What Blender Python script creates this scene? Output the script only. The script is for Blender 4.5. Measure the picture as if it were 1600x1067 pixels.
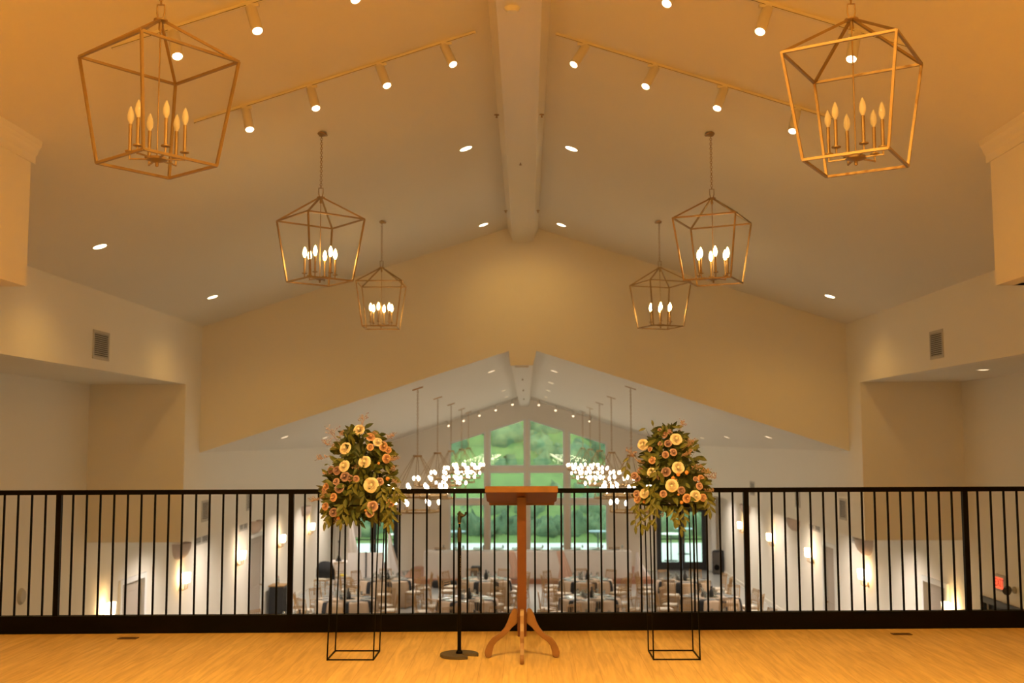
import bpy, math, random
from mathutils import Vector, Matrix, Euler
from mathutils.geometry import tessellate_polygon
for o in list(bpy.data.objects): bpy.data.objects.remove(o)
PI = math.pi
S = bpy.context.scene
COL = S.collection
rnd = random.Random(7)

# ---------------------------------------------------------------- camera
cam = bpy.data.cameras.new('camera'); camo = bpy.data.objects.new('camera', cam); COL.objects.link(camo)
F = 1700.0
cam.sensor_width = 36; cam.lens = 36 * F / 1600; cam.clip_start = 0.05; cam.clip_end = 400
yaw, pitch, roll = math.atan(22 / F), math.atan(153.5 / F), -0.0030
camo.matrix_world = Matrix.Translation((0, 0, 1.43)) @ (Matrix.Rotation(yaw, 4, 'Z') @ Matrix.Rotation(PI / 2 + pitch, 4, 'X') @ Matrix.Rotation(roll, 4, 'Z'))
cam.dof.use_dof = True; cam.dof.focus_distance = 7.4; cam.dof.aperture_fstop = 2.5
S.camera = camo
# ---------------------------------------------------------------- render look
S.view_settings.view_transform = 'Standard'; S.view_settings.look = 'None'
S.view_settings.gamma = 1; S.view_settings.exposure = 0.0; S.view_settings.use_curve_mapping = False
S.render.engine = 'CYCLES'
cy = S.cycles
cy.use_denoising = True
cy.max_bounces = 10; cy.diffuse_bounces = 6; cy.glossy_bounces = 4; cy.transmission_bounces = 6; cy.transparent_max_bounces = 12
cy.sample_clamp_indirect = 4.0; cy.sample_clamp_direct = 0; cy.caustics_reflective = False; cy.caustics_refractive = False
# ---------------------------------------------------------------- world (overcast evening sky)
W = bpy.data.worlds.new('sky'); S.world = W; W.use_nodes = True
bg = W.node_tree.nodes['Background']; bg.inputs[0].default_value = (0.86, 0.96, 1.0, 1); bg.inputs[1].default_value = 4.0

WARM = (1.0, 0.555, 0.12)      # balcony room lamps
HALL = (1.0, 0.88, 0.76)      # hall lamps
P_TRACK, P_DOWN, P_FILL_LANT, P_FAR = 20, 24, 22, 160
P_FILL_BACK, P_FILL_AISLE = 1000, 270  # power of the added fill downlights, behind the camera and in the aisles
E_CANDLE, E_BULB, E_LENS, E_SCONCE = 60, 30, 12, 16
def lamp(name, kind, loc, power, color, parent=None, aim=None, size=0.04, cone=100, blend=0.6):
    l = bpy.data.lights.new(name, kind); l.energy = power; l.color = color
    l.shadow_soft_size = size
    if kind == 'SPOT': l.spot_size = math.radians(cone); l.spot_blend = blend
    o = bpy.data.objects.new(name, l); COL.objects.link(o); o.location = loc
    if parent: o.parent = parent
    if aim is not None: o.rotation_euler = (Vector(aim)).to_track_quat('-Z', 'Y').to_euler()
    return o
# portals lead the sky light in through the gable windows and french doors
def portal(x0, x1, z0, z1):
    l = bpy.data.lights.new('window_portal', 'AREA'); l.shape = 'RECTANGLE'; l.size = x1 - x0; l.size_y = z1 - z0
    l.cycles.is_portal = True
    o = bpy.data.objects.new('window_portal', l); COL.objects.link(o)
    o.location = ((x0 + x1) / 2, 41.95, (z0 + z1) / 2); o.rotation_euler = (-PI / 2, 0, 0)
portal(-3.1, 3.1, -2.9, 2.4); portal(-6.9, -4.7, -3.4, -1.1); portal(4.7, 6.9, -3.4, -1.1)

# ================================================================ materials
def mat(name, col, rough=0.6, metal=0.0, var=0.04, scale=8.0, bump=0.0, emit=None, estr=0, spec=0.5, trans=0, alpha=1.0, sheen=0):
    m = bpy.data.materials.new(name); m.use_nodes = True
    nt = m.node_tree; b = nt.nodes['Principled BSDF']
    tc = nt.nodes.new('ShaderNodeTexCoord'); no = nt.nodes.new('ShaderNodeTexNoise')
    no.inputs['Scale'].default_value = scale; no.inputs['Detail'].default_value = 3
    nt.links.new(tc.outputs['Object'], no.inputs['Vector'])
    mx = nt.nodes.new('ShaderNodeMix'); mx.data_type = 'RGBA'
    c = Vector(col)
    mx.inputs[6].default_value = (*(c * (1 - var)), 1); mx.inputs[7].default_value = (*[min(1, k) for k in c * (1 + var)], 1)
    nt.links.new(no.outputs['Fac'], mx.inputs[0]); nt.links.new(mx.outputs[2], b.inputs['Base Color'])
    b.inputs['Roughness'].default_value = rough; b.inputs['Metallic'].default_value = metal
    b.inputs['Specular IOR Level'].default_value = spec
    if trans: b.inputs['Transmission Weight'].default_value = trans
    if sheen: b.inputs['Sheen Weight'].default_value = sheen
    if emit: b.inputs['Emission Color'].default_value = (*emit, 1); b.inputs['Emission Strength'].default_value = estr
    if bump:
        bp = nt.nodes.new('ShaderNodeBump'); bp.inputs['Strength'].default_value = bump; bp.inputs['Distance'].default_value = 0.01
        nt.links.new(no.outputs['Fac'], bp.inputs['Height']); nt.links.new(bp.outputs['Normal'], b.inputs['Normal'])
    return m
M = {}
M['paint'] = mat('wall_paint', (0.83, 0.785, 0.70), 0.75, bump=0.05, scale=60, var=0.015, spec=0.25)
M['ceil'] = mat('ceiling_paint', (0.80, 0.75, 0.66), 0.8, bump=0.05, scale=60, var=0.015, spec=0.2)
M['beam'] = mat('beam_paint', (0.83, 0.785, 0.70), 0.28, var=0.015, scale=30, spec=0.4)
M['white'] = mat('white_trim', (0.80, 0.80, 0.78), 0.45, var=0.02)
M['doorp'] = mat('door_paint', (0.42, 0.36, 0.30), 0.5, var=0.03)
M['black'] = mat('black_steel', (0.0025, 0.002, 0.0018), 0.5, 0.0, var=0.2, scale=20, spec=0.07)
M['blackp'] = mat('black_plastic', (0.015, 0.015, 0.017), 0.5, var=0.2)
M['brass'] = mat('antique_brass', (0.38, 0.27, 0.14), 0.50, 1.0, var=0.12, scale=12)
M['bronze'] = mat('aged_brass', (0.42, 0.27, 0.12), 0.42, 1.0, var=0.15, scale=12)
M['opal'] = mat('opal_bulb', (0.80, 0.72, 0.60), 0.15, var=0.02, emit=WARM, estr=0.12, trans=0.3)  # faint warm glow put into the bulbs of the unlit lanterns
M['candle_on'] = mat('lit_candle_bulb', (0.9, 0.9, 0.85), 0.3, emit=(1, 0.60, 0.20), estr=E_CANDLE)
M['bulb_on'] = mat('lit_globe_bulb', (0.9, 0.9, 0.85), 0.3, emit=(1, 0.80, 0.56), estr=E_BULB)
M['lens'] = mat('lit_lens', (0.9, 0.9, 0.85), 0.3, emit=(1, 0.8, 0.5), estr=E_LENS)
M['lens_far'] = mat('lit_lens_far', (0.9, 0.9, 0.85), 0.3, emit=(1, 0.72, 0.45), estr=3)
M['shade_on'] = mat('lit_glass_shade', (0.9, 0.85, 0.75), 0.4, emit=(1, 0.66, 0.30), estr=E_SCONCE)
M['fixture'] = mat('fixture_white', (0.72, 0.68, 0.60), 0.45, var=0.02)
M['vent'] = mat('vent_grey', (0.50, 0.47, 0.42), 0.6, var=0.04)
M['ventdark'] = mat('vent_dark', (0.06, 0.05, 0.04), 0.7)
M['plaster'] = mat('plaster_bowl', (0.50, 0.40, 0.33), 0.85, var=0.10, scale=14)
M['cherry'] = mat('cherry_wood', (0.10, 0.030, 0.014), 0.38, var=0.28, scale=10)
M['oakleg'] = mat('oak_leg_wood', (0.185, 0.092, 0.044), 0.42, var=0.25, scale=14)
M['iron'] = mat('iron_base', (0.06, 0.05, 0.045), 0.6, var=0.2, bump=0.4, scale=90)
M['gold'] = mat('gold_chair_lacquer', (0.40, 0.25, 0.11), 0.38, 0.35, var=0.1)
M['ivory'] = mat('ivory_cushion', (0.66, 0.60, 0.50), 0.8)
M['sand'] = mat('sand_tablecloth', (0.50, 0.38, 0.27), 0.9, var=0.05, sheen=0.2)
M['wcloth'] = mat('white_tablecloth', (0.76, 0.72, 0.70), 0.85, var=0.03)
M['napkin'] = mat('black_napkin', (0.012, 0.013, 0.016), 0.85)
M['plate'] = mat('silver_charger', (0.75, 0.80, 0.82), 0.15, 0.5, var=0.03)
M['wax'] = mat('white_wax', (0.85, 0.85, 0.80), 0.4)
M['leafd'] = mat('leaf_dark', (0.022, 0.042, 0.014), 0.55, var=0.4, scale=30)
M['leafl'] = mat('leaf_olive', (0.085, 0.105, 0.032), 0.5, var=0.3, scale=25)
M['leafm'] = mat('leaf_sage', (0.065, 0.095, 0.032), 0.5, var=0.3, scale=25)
M['cream'] = mat('cream_petal', (0.80, 0.77, 0.78), 0.6, var=0.06, scale=40)
M['pink'] = mat('dusty_pink_petal', (0.48, 0.34, 0.42), 0.6, var=0.10, scale=40)
M['peach'] = mat('peach_petal', (0.62, 0.42, 0.38), 0.6, var=0.10, scale=40)
M['mauve'] = mat('mauve_petal', (0.34, 0.24, 0.33), 0.6, var=0.10, scale=40)
M['orange'] = mat('orange_bud', (0.55, 0.28, 0.12), 0.6, var=0.10, scale=40)
M['sprig'] = mat('pink_filler_sprig', (0.34, 0.25, 0.26), 0.7, var=0.25, scale=60)
M['stem'] = mat('brown_stem', (0.16, 0.10, 0.04), 0.7)
M['concrete'] = mat('patio_concrete', (0.45, 0.46, 0.46), 0.8, var=0.05, scale=2)
M['grassm'] = mat('meadow_grass', (0.10, 0.15, 0.045), 0.9, var=0.4, scale=1.2)
M['exitred'] = mat('exit_red', (0.8, 0.1, 0.05), 0.5, emit=(1.0, 0.12, 0.04), estr=1.1)
M['exitdark'] = mat('exit_letters', (0.25, 0.02, 0.01), 0.5, emit=(0.35, 0.02, 0.01), estr=0.5)
M['umbgrey'] = mat('slate_blue_canvas', (0.22, 0.28, 0.33), 0.8)
M['yellow'] = mat('yellow_cloth', (0.75, 0.60, 0.05), 0.8)
M['letter'] = mat('tan_letters', (0.55, 0.34, 0.14), 0.6)
M['regis'] = mat('brown_register', (0.10, 0.045, 0.014), 0.45, 0.3)

def wood_floor():
    m = bpy.data.materials.new('oak_floor'); m.use_nodes = True; nt = m.node_tree; b = nt.nodes['Principled BSDF']
    tc = nt.nodes.new('ShaderNodeTexCoord'); mp = nt.nodes.new('ShaderNodeMapping'); mp.inputs['Rotation'].default_value = (0, 0, PI / 2)
    nt.links.new(tc.outputs['Object'], mp.inputs['Vector'])
    br = nt.nodes.new('ShaderNodeTexBrick'); br.inputs['Scale'].default_value = 1
    br.inputs['Brick Width'].default_value = 1.5; br.inputs['Row Height'].default_value = 0.15
    br.inputs['Mortar Size'].default_value = 0.0018; br.inputs['Mortar Smooth'].default_value = 0.5; br.inputs['Bias'].default_value = 0
    br.inputs['Color1'].default_value = (0.55, 0.385, 0.155, 1); br.inputs['Color2'].default_value = (0.62, 0.45, 0.19, 1); br.inputs['Mortar'].default_value = (0.42, 0.25, 0.08, 1)
    br.offset = 0.37
    nt.links.new(mp.outputs['Vector'], br.inputs['Vector'])
    m2 = nt.nodes.new('ShaderNodeMapping'); m2.inputs['Scale'].default_value = (14, 1.1, 1); m2.inputs['Rotation'].default_value = (0, 0, 0)
    nt.links.new(tc.outputs['Object'], m2.inputs['Vector'])
    no = nt.nodes.new('ShaderNodeTexNoise'); no.inputs['Scale'].default_value = 2.2; no.inputs['Detail'].default_value = 6; no.inputs['Distortion'].default_value = 0.8
    nt.links.new(m2.outputs['Vector'], no.inputs['Vector'])
    rp = nt.nodes.new('ShaderNodeValToRGB'); rp.color_ramp.elements[0].position = 0.30; rp.color_ramp.elements[0].color = (0.72, 0.68, 0.6, 1); rp.color_ramp.elements[1].position = 0.65; rp.color_ramp.elements[1].color = (1.12, 1.12, 1.1, 1)
    nt.links.new(no.outputs['Fac'], rp.inputs['Fac'])
    mx = nt.nodes.new('ShaderNodeMix'); mx.data_type = 'RGBA'; mx.blend_type = 'MULTIPLY'; mx.inputs[0].default_value = 0.8
    nt.links.new(br.outputs['Color'], mx.inputs[6]); nt.links.new(rp.outputs['Color'], mx.inputs[7]); nt.links.new(mx.outputs[2], b.inputs['Base Color'])
    b.inputs['Roughness'].default_value = 0.42; b.inputs['Specular IOR Level'].default_value = 0.35
    return m
M['oak'] = wood_floor()
M['hallfloor'] = mat('polished_concrete', (0.42, 0.43, 0.42), 0.10, var=0.08, scale=0.8, spec=0.5)
M['stage'] = mat('stage_wood', (0.38, 0.17, 0.10), 0.35, var=0.1, scale=4)

def glass():
    m = bpy.data.materials.new('window_glass'); m.use_nodes = True; nt = m.node_tree
    for n in list(nt.nodes): nt.nodes.remove(n)
    o = nt.nodes.new('ShaderNodeOutputMaterial'); mx = nt.nodes.new('ShaderNodeMixShader'); t = nt.nodes.new('ShaderNodeBsdfTransparent')
    t.inputs[0].default_value = (0.84, 0.93, 0.84, 1)
    g = nt.nodes.new('ShaderNodeBsdfGlossy'); g.inputs['Roughness'].default_value = 0.0; g.inputs[0].default_value = (0.9, 0.95, 0.95, 1)
    fr = nt.nodes.new('ShaderNodeFresnel'); fr.inputs[0].default_value = 1.45
    ad = nt.nodes.new('ShaderNodeMath'); ad.operation = 'ADD'; ad.inputs[1].default_value = 0.0
    nt.links.new(fr.outputs[0], ad.inputs[0]); nt.links.new(ad.outputs[0], mx.inputs[0]); nt.links.new(t.outputs[0], mx.inputs[1]); nt.links.new(g.outputs[0], mx.inputs[2]); nt.links.new(mx.outputs[0], o.inputs[0])
    return m
M['glass'] = glass()
def clearglass():
    m = mat('clear_glassware', (0.9, 0.95, 0.95), 0.05, var=0.0, trans=0.9); return m
M['cglass'] = clearglass()
def foliage():
    m = bpy.data.materials.new('woodland_leaves'); m.use_nodes = True; nt = m.node_tree; b = nt.nodes['Principled BSDF']
    tc = nt.nodes.new('ShaderNodeTexCoord')
    n1 = nt.nodes.new('ShaderNodeTexNoise'); n1.inputs['Scale'].default_value = 0.16; n1.inputs['Detail'].default_value = 2
    n2 = nt.nodes.new('ShaderNodeTexNoise'); n2.inputs['Scale'].default_value = 1.3; n2.inputs['Detail'].default_value = 8; n2.inputs['Roughness'].default_value = 0.7
    nt.links.new(tc.outputs['Object'], n1.inputs['Vector']); nt.links.new(tc.outputs['Object'], n2.inputs['Vector'])
    ad = nt.nodes.new('ShaderNodeMath'); ad.operation = 'MULTIPLY_ADD'; ad.inputs[1].default_value = 1.3
    nt.links.new(n2.outputs['Fac'], ad.inputs[0]); nt.links.new(n1.outputs['Fac'], ad.inputs[2])
    dv = nt.nodes.new('ShaderNodeMath'); dv.operation = 'DIVIDE'; dv.inputs[1].default_value = 2.0; nt.links.new(ad.outputs[0], dv.inputs[0])
    r = nt.nodes.new('ShaderNodeValToRGB'); e = r.color_ramp.elements
    e[0].position = 0.42; e[0].color = (0.020, 0.050, 0.022, 1); e[1].position = 0.80; e[1].color = (0.20, 0.23, 0.10, 1)
    x = e.new(0.6); x.color = (0.075, 0.120, 0.058, 1)
    nt.links.new(dv.outputs[0], r.inputs['Fac']); nt.links.new(r.outputs['Color'], b.inputs['Base Color']); b.inputs['Roughness'].default_value = 0.8
    return m
M['wood_leaves'] = foliage()

# ================================================================ mesh helper
class MB:
    def __init__(s): s.v = []; s.f = []
    def add(s, vs, fs):
        n = len(s.v); s.v += [tuple(p) for p in vs]; s.f += [tuple(i + n for i in f) for f in fs]; return s
    def box(s, c, d, R=None):
        x, y, z = d[0] / 2, d[1] / 2, d[2] / 2; c = Vector(c)
        vs = [Vector((a, b, e)) for a in (-x, x) for b in (-y, y) for e in (-z, z)]
        if R is not None: vs = [R @ p for p in vs]
        return s.add([p + c for p in vs], [(0, 1, 3, 2), (4, 6, 7, 5), (0, 4, 5, 1), (2, 3, 7, 6), (0, 2, 6, 4), (1, 5, 7, 3)])
    def bb(s, x0, x1, y0, y1, z0, z1): return s.box(((x0 + x1) / 2, (y0 + y1) / 2, (z0 + z1) / 2), (abs(x1 - x0), abs(y1 - y0), abs(z1 - z0)))
    def bar(s, a, b, w, h=None, up=(0, 0, 1)):
        a, b = Vector(a), Vector(b); d = b - a; L = d.length; d.normalize(); u = Vector(up)
        if abs(d.dot(u)) > 0.99: u = Vector((0, 1, 0))
        x = d.cross(u).normalized(); z = x.cross(d).normalized()
        return s.box((a + b) / 2, (w, L, h or w), Matrix((x, d, z)).transposed())
    def tube(s, pts, r, n=8, closed=False, caps=True):
        pts = [Vector(p) for p in pts]; k = len(pts); rr = r if isinstance(r, (list, tuple)) else [r] * k
        vs = []; prev = None
        for i, p in enumerate(pts):
            if closed: t = pts[(i + 1) % k] - pts[i - 1]
            else: t = pts[min(i + 1, k - 1)] - pts[max(i - 1, 0)]
            t.normalize()
            if prev is None:
                u = Vector((0, 0, 1)) if abs(t.z) < 0.9 else Vector((1, 0, 0)); a = t.cross(u).normalized()
            else: a = (prev - t * prev.dot(t)).normalized()
            prev = a; b = t.cross(a)
            for j in range(n):
                q = 2 * PI * j / n; vs.append(p + (a * math.cos(q) + b * math.sin(q)) * rr[i])
        fs = []
        for i in range(k if closed else k - 1):
            i2 = (i + 1) % k
            for j in range(n): fs.append((i * n + j, i * n + (j + 1) % n, i2 * n + (j + 1) % n, i2 * n + j))
        if not closed and caps: fs += [tuple(range(n - 1, -1, -1)), tuple(range((k - 1) * n, k * n))]
        return s.add(vs, fs)
    def lathe(s, prof, n=24, c=(0, 0, 0), R=None, caps=True):
        c = Vector(c); vs = []
        for r, z in prof:
            for j in range(n):
                q = 2 * PI * j / n; p = Vector((r * math.cos(q), r * math.sin(q), z))
                vs.append((R @ p if R is not None else p) + c)
        k = len(prof); fs = [(i * n + j, i * n + (j + 1) % n, (i + 1) * n + (j + 1) % n, (i + 1) * n + j) for i in range(k - 1) for j in range(n)]
        if caps: fs += [tuple(range(n - 1, -1, -1)), tuple(range((k - 1) * n, k * n))]
        return s.add(vs, fs)
    def plate(s, outer, holes, fn, t):
        # polygon (with holes) in 2D, given thickness t along the map's third coordinate
        loops = [outer] + list(holes); flat = [p for l in loops for p in l]
        tris = tessellate_polygon([[Vector((p[0], p[1], 0)) for p in l] for l in loops]); n = len(flat)
        s.add([fn(p[0], p[1], 0) for p in flat] + [fn(p[0], p[1], t) for p in flat],
              [tuple(q) for q in tris] + [tuple(i + n for i in reversed(q)) for q in tris] +
              [(o + i, o + (i + 1) % len(l), o + (i + 1) % len(l) + n, o + i + n) for l, o in zip(loops, [sum(len(x) for x in loops[:k]) for k in range(len(loops))]) for i in range(len(l))])
        return s
    def mesh(s, name, m, smooth=False, bevel=0, sharp=True):
        import bmesh
        me = bpy.data.meshes.new(name); me.from_pydata(s.v, [], s.f)
        bm = bmesh.new(); bm.from_mesh(me); bmesh.ops.recalc_face_normals(bm, faces=bm.faces)
        if bevel: bmesh.ops.bevel(bm, geom=[e for e in bm.edges if e.calc_face_angle(0) > 0.5], offset=bevel, segments=2, affect='EDGES', clamp_overlap=True)
        bm.to_mesh(me); bm.free()
        me.materials.append(m)
        if smooth:
            for p in me.polygons: p.use_smooth = True
            if name not in ('hillside_woodland', 'patio_hedge'): me.set_sharp_from_angle(angle=0.7)
        return me
    def build(s, name, m, parent=None, smooth=False, bevel=0, loc=None):
        o = bpy.data.objects.new(name, s.mesh(name, m, smooth, bevel)); COL.objects.link(o)
        if parent: o.parent = parent
        if loc: o.location = loc
        return o
def tag(o, label=None, cat=None, group=None, kind=None):
    if label: o['label'] = label
    if cat: o['category'] = cat
    if group: o['group'] = group
    if kind: o['kind'] = kind
    return o
def thing(name, label, cat, loc=(0, 0, 0), rz=0, group=None):
    o = bpy.data.objects.new(name, None); COL.objects.link(o); o.location = loc; o.rotation_euler = (0, 0, rz); o.empty_display_size = 0.1
    return tag(o, label, cat, group)
def kids(o): return [c for c in KIDS.get(o.name, [])]
def dup(src, label=None, group=None, loc=None, rz=None, parent=None):
    c = src.copy(); COL.objects.link(c)
    if parent: c.parent = parent
    if label: c['label'] = label
    if group: c['group'] = group
    if loc is not None: c.location = loc
    if rz is not None: c.rotation_euler = (0, 0, rz)
    for ch in src.children: dup(ch, parent=c)
    return c
def struct(name, mb, m, smooth=False, **k): return tag(mb.build(name, m, smooth=smooth), kind='structure', **k)
def xz(y): return lambda a, b, t: (a, y + t, b)
def yz(x): return lambda a, b, t: (x + t, a, b)
def rotto(d, up='Z'): return Vector(d).normalized().to_track_quat('Z', 'Y').to_matrix()

# ================================================================ the setting
XC, A1, S1, A2, S2 = -0.06, 5.202, 0.3218, 3.044, 0.3268
XU0, XU1 = -5.64, 5.53       # inner (upper) side walls
XA0, XA1 = -7.24, 7.2        # aisle side walls
YG = 18.8; YF = 41.6; ZF = -3.47; YB = 8.36; YBK = -5
SL = math.radians(1.83)      # the rail line runs slightly askew
def z1(x): return A1 - S1 * abs(x - XC)
def z2(x): return A2 - S2 * abs(x - XC)
def roof(x0, x1, ya, yb, zf, t=0.12):
    return MB().plate([(x0, zf(x0)), (x1, zf(x1)), (x1, zf(x1) + t), (x0, zf(x0) + t)], [], xz(ya), yb - ya)
m = roof(XU0, XC, YBK, YG, z1); m.v += []; struct('ceiling_left', m, M['ceil'])
struct('ceiling_right', roof(XC, XU1, YBK, YG, z1), M['ceil'])
struct('ceiling_hall_left', roof(XU0, XC, YG + .15, YF, z2), M['ceil'])
struct('ceiling_hall_right', roof(XC, XU1, YG + .15, YF, z2), M['ceil'])
# gable wall between the two roofs, notched for the ridge beam
g = [(XU0, 1.205), (-0.299, z2(-0.299)), (-0.272, 2.71), (0.121, 2.71), (0.178, z2(0.178)), (XU1, 1.205), (XU1, z1(XU1)), (XC, z1(XC)), (XU0, z1(XU0))]
g[0] = (XU0, z2(XU0)); g[5] = (XU1, z2(XU1))
struct('wall_gable', MB().plate(g, [], xz(YG), 0.15), M['paint'])
# ridge beams (splayed sides, planted panel on the soffit)
def beam(name, ya, yb, zb, xl, xr, top, zt, mm='beam'):
    cx = (xl + xr) / 2
    m = MB().plate([(xl, zb), (xr, zb), (xr + top, zt(xr + top) + .02), (cx, zt(cx) + .05), (xl - top, zt(xl - top) + .02)], [], xz(ya), yb - ya)
    m.bb(xl + .06, xr - .06, ya, yb, zb - .022, zb + .01)
    struct(name, m, M[mm])
beam('trim_1', YBK, YG, 4.887, -0.227, 0.137, 0.09, z1)
beam('trim_2', YG + .15, YF, 2.71, -0.255, 0.105, 0.05, z2, 'paint')
# side walls of the nave
def side_u(name, X, t, YA, ze):
    s = [(YA, 2.365), (YA, z1(X) + .1), (YG + .15, z1(X) + .1), (YG + .15, z2(X) + .1), (YF, z2(X) + .1), (YF, -0.225), (18.1 if X < 0 else 18.23, -0.225), (18.1 if X < 0 else 18.23, 2.365)]
    struct(name, MB().plate(s, [], yz(X), t), M['paint'])
side_u('wall_left', XU0, -0.15, 8.8, 0); side_u('wall_right', XU1, 0.15, 9.05, 0)
# bulkheads over the balcony's side openings
struct('wall_bulkhead_left', MB().bb(-4.25, -4.10, YBK, 8.8, 2.695, z1(-4.10) + .02).bb(XU0 - .15, -4.25, 8.65, 8.8, 2.695, z1(-4.3) + .02), M['paint'])
struct('wall_bulkhead_right', MB().bb(3.92, 4.07, YBK, 9.05, 2.70, z1(3.92) + .02).bb(4.07, XU1 + .15, 8.9, 9.05, 2.70, z1(4.1) + .02), M['paint'])
def crown(name, X, sgn, yb):
    z = z1(X); m = MB()
    prof = [(0, -.17), (.010, -.17), (.012, -.11), (.028, -.085), (.04, -.05), (.058, -.025), (.065, S1 * .065), (0, 0)]
    m.plate([(X + sgn * a, z + b) for a, b in prof], [], xz(YBK), yb - YBK)
    struct(name, m, M['paint'])
crown('trim_3', -4.10, 1, 8.86); crown('trim_4', 3.92, -1, 9.11)
# soffits and low ceilings
struct('ceiling_alcove_left', MB().bb(XA0, XU0 - .15, 8.8, 17.95, 2.365, 2.45), M['ceil'])
struct('ceiling_alcove_right', MB().bb(XU1 + .15, XA1, 9.05, 18.08, 2.365, 2.45), M['ceil'])
struct('ceiling_balcony_left', MB().bb(XA0, -4.25, YBK, 8.8, 2.70, 2.8), M['ceil'])
struct('ceiling_balcony_right', MB().bb(4.07, XA1, YBK, 9.05, 2.70, 2.8), M['ceil'])
struct('wall_alcove_left', MB().bb(XA0, XU0, 17.95, 18.1, -0.225, 2.365), M['paint'])
struct('wall_alcove_right', MB().bb(XU1, XA1, 18.08, 18.23, -0.225, 2.365), M['paint'])
struct('ceiling_aisle_left', MB().bb(XA0, XU0 - .15, 18.1, YF, -0.225, -0.1), M['ceil'])
struct('ceiling_aisle_right', MB().bb(XU1 + .15, XA1, 18.23, YF, -0.225, -0.1), M['ceil'])
# aisle side walls with door openings
dl = [(19.6, 20.75), (28.65, 30.1)]; dr = [(19.05, 20.1), (25.85, 26.8), (15.4, 17.5)]
def aisle(name, X, t, ds):
    hs = [[(a, ZF - .01), (a, -1.13), (b, -1.13), (b, ZF - .01)] for a, b in sorted(ds)]
    out = [(YBK, -3.6)]
    for a, b in sorted(ds): out += [(a, -3.6), (a, -1.13), (b, -1.13), (b, -3.6)]
    out += [(YF, -3.6), (YF, 2.8), (YBK, 2.8)]
    struct(name, MB().plate(out, [], yz(X), t), M['paint'])
aisle('wall_aisle_left', XA0, -0.15, dl); aisle('wall_aisle_right', XA1, 0.15, dr)
dn = 0
def side_door(X, s, a, b, leaf, glassy=False):
    global dn; dn += 1
    d = tag(bpy.data.objects.new('door_%d' % dn, None), kind='structure'); COL.objects.link(d); d.location = (X, (a + b) / 2, ZF)
    w = (b - a) / 2; h = 2.34
    c = MB()
    for y in (-w - .04, w + .04): c.bb(-s * .02, s * .04, y - .05, y + .05, 0, h + .09)
    c.bb(-s * .02, s * .04, -w + .01, w - .01, h, h + .09); c.build('door_casing', M['white'] if not glassy else M['blackp'], d)
    if glassy:
        lf = MB()
        for y in (-w + .05, 0, w - .05): lf.bb(-s * .10, -s * .05, y - .05, y + .05, 0, h)
        lf.bb(-s * .10, -s * .05, -w, w, h - .1, h); lf.bb(-s * .10, -s * .05, -w, w, 0, .2); l = lf.build('door_frame', M['blackp'], d)
        MB().bb(-s * .08, -s * .07, -w, w, .2, h - .1).build('pane', M['glass'], l)
    else:
        l = MB().bb(-s * .10, -s * .05, -w + .01, w - .01, 0, h - .01); 
        l = l.build('door_leaf', M['doorp'], d)
        p = MB()
        for z0, z1_ in ((.2, 1.0), (1.15, 2.15)): p.bb(-s * .05, -s * .035, -w + .15, w - .15, z0, z1_)
        p.build('door_panel', M['doorp'], l)
        MB().tube([(-s * .05, w - .08, 1.0), (s * .02, w - .08, 1.0), (s * .02, w - .2, 1.0)], .012).build('door_handle', M['bronze'], l)
for a, b in dl: side_door(XA0, 1, a, b, True)
side_door(XA1, -1, *dr[0], True); side_door(XA1, -1, *dr[1], True); side_door(XA1, -1, *dr[2], True, glassy=True)
# far wall with windows and french doors
colx = [(-2.879, -1.622), (-1.364, -0.11), (0.146, 1.39), (1.669, 3.0)]
def ztop(x): return 2.195 - 0.318 * abs(x - 0.018)
rows = [(0.463, None), (-0.767, 0.173), (-2.778, -1.043)]
E_ = 0.07
wholes = []; wins = []
for (a, b) in colx:
    for (lo, hi) in rows:
        if hi is None: q = [(a, lo), (b, lo), (b, ztop(b)), (a, ztop(a))]; h = [(a - E_, lo - E_), (b + E_, lo - E_), (b + E_, ztop(b) + E_), (a - E_, ztop(a) + E_)]
        else: q = [(a, lo), (b, lo), (b, hi), (a, hi)]; h = [(a - E_, lo - E_), (b + E_, lo - E_), (b + E_, hi + E_), (a - E_, hi + E_)]
        wins.append(q); wholes.append(h)
drx = [(-6.75, -4.87), (4.89, 6.78)]
fo = [(XA0 - .15, -3.6)]
for a, b in drx: fo += [(a, -3.6), (a, -1.13), (b, -1.13), (b, -3.6)]
fo += [(XA1 + .15, -3.6), (XA1 + .15, 3.3), (XA0 - .15, 3.3)]
struct('wall_far', MB().plate(fo, wholes, xz(YF), 0.2), M['paint'])
for i, (q, h) in enumerate(zip(wins, wholes)):
    w = tag(bpy.data.objects.new('window_%d' % (i + 1), None), kind='structure'); COL.objects.link(w)
    w.location = (q[0][0], YF, q[0][1]); o_ = Vector(q[0])
    fr = MB()
    loc = lambda a, b, t: (a - q[0][0], t, b - q[0][1])
    fr.plate([(a, b) for a, b in h], [q], lambda a, b, t: (a - q[0][0], -.03 + t, b - q[0][1]), 0.16)
    f_ = fr.build('window_frame', M['white'], w)
    MB().plate(q, [], lambda a, b, t: (a - q[0][0], .06 + t, b - q[0][1]), 0.008).build('pane', M['glass'], w)
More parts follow.
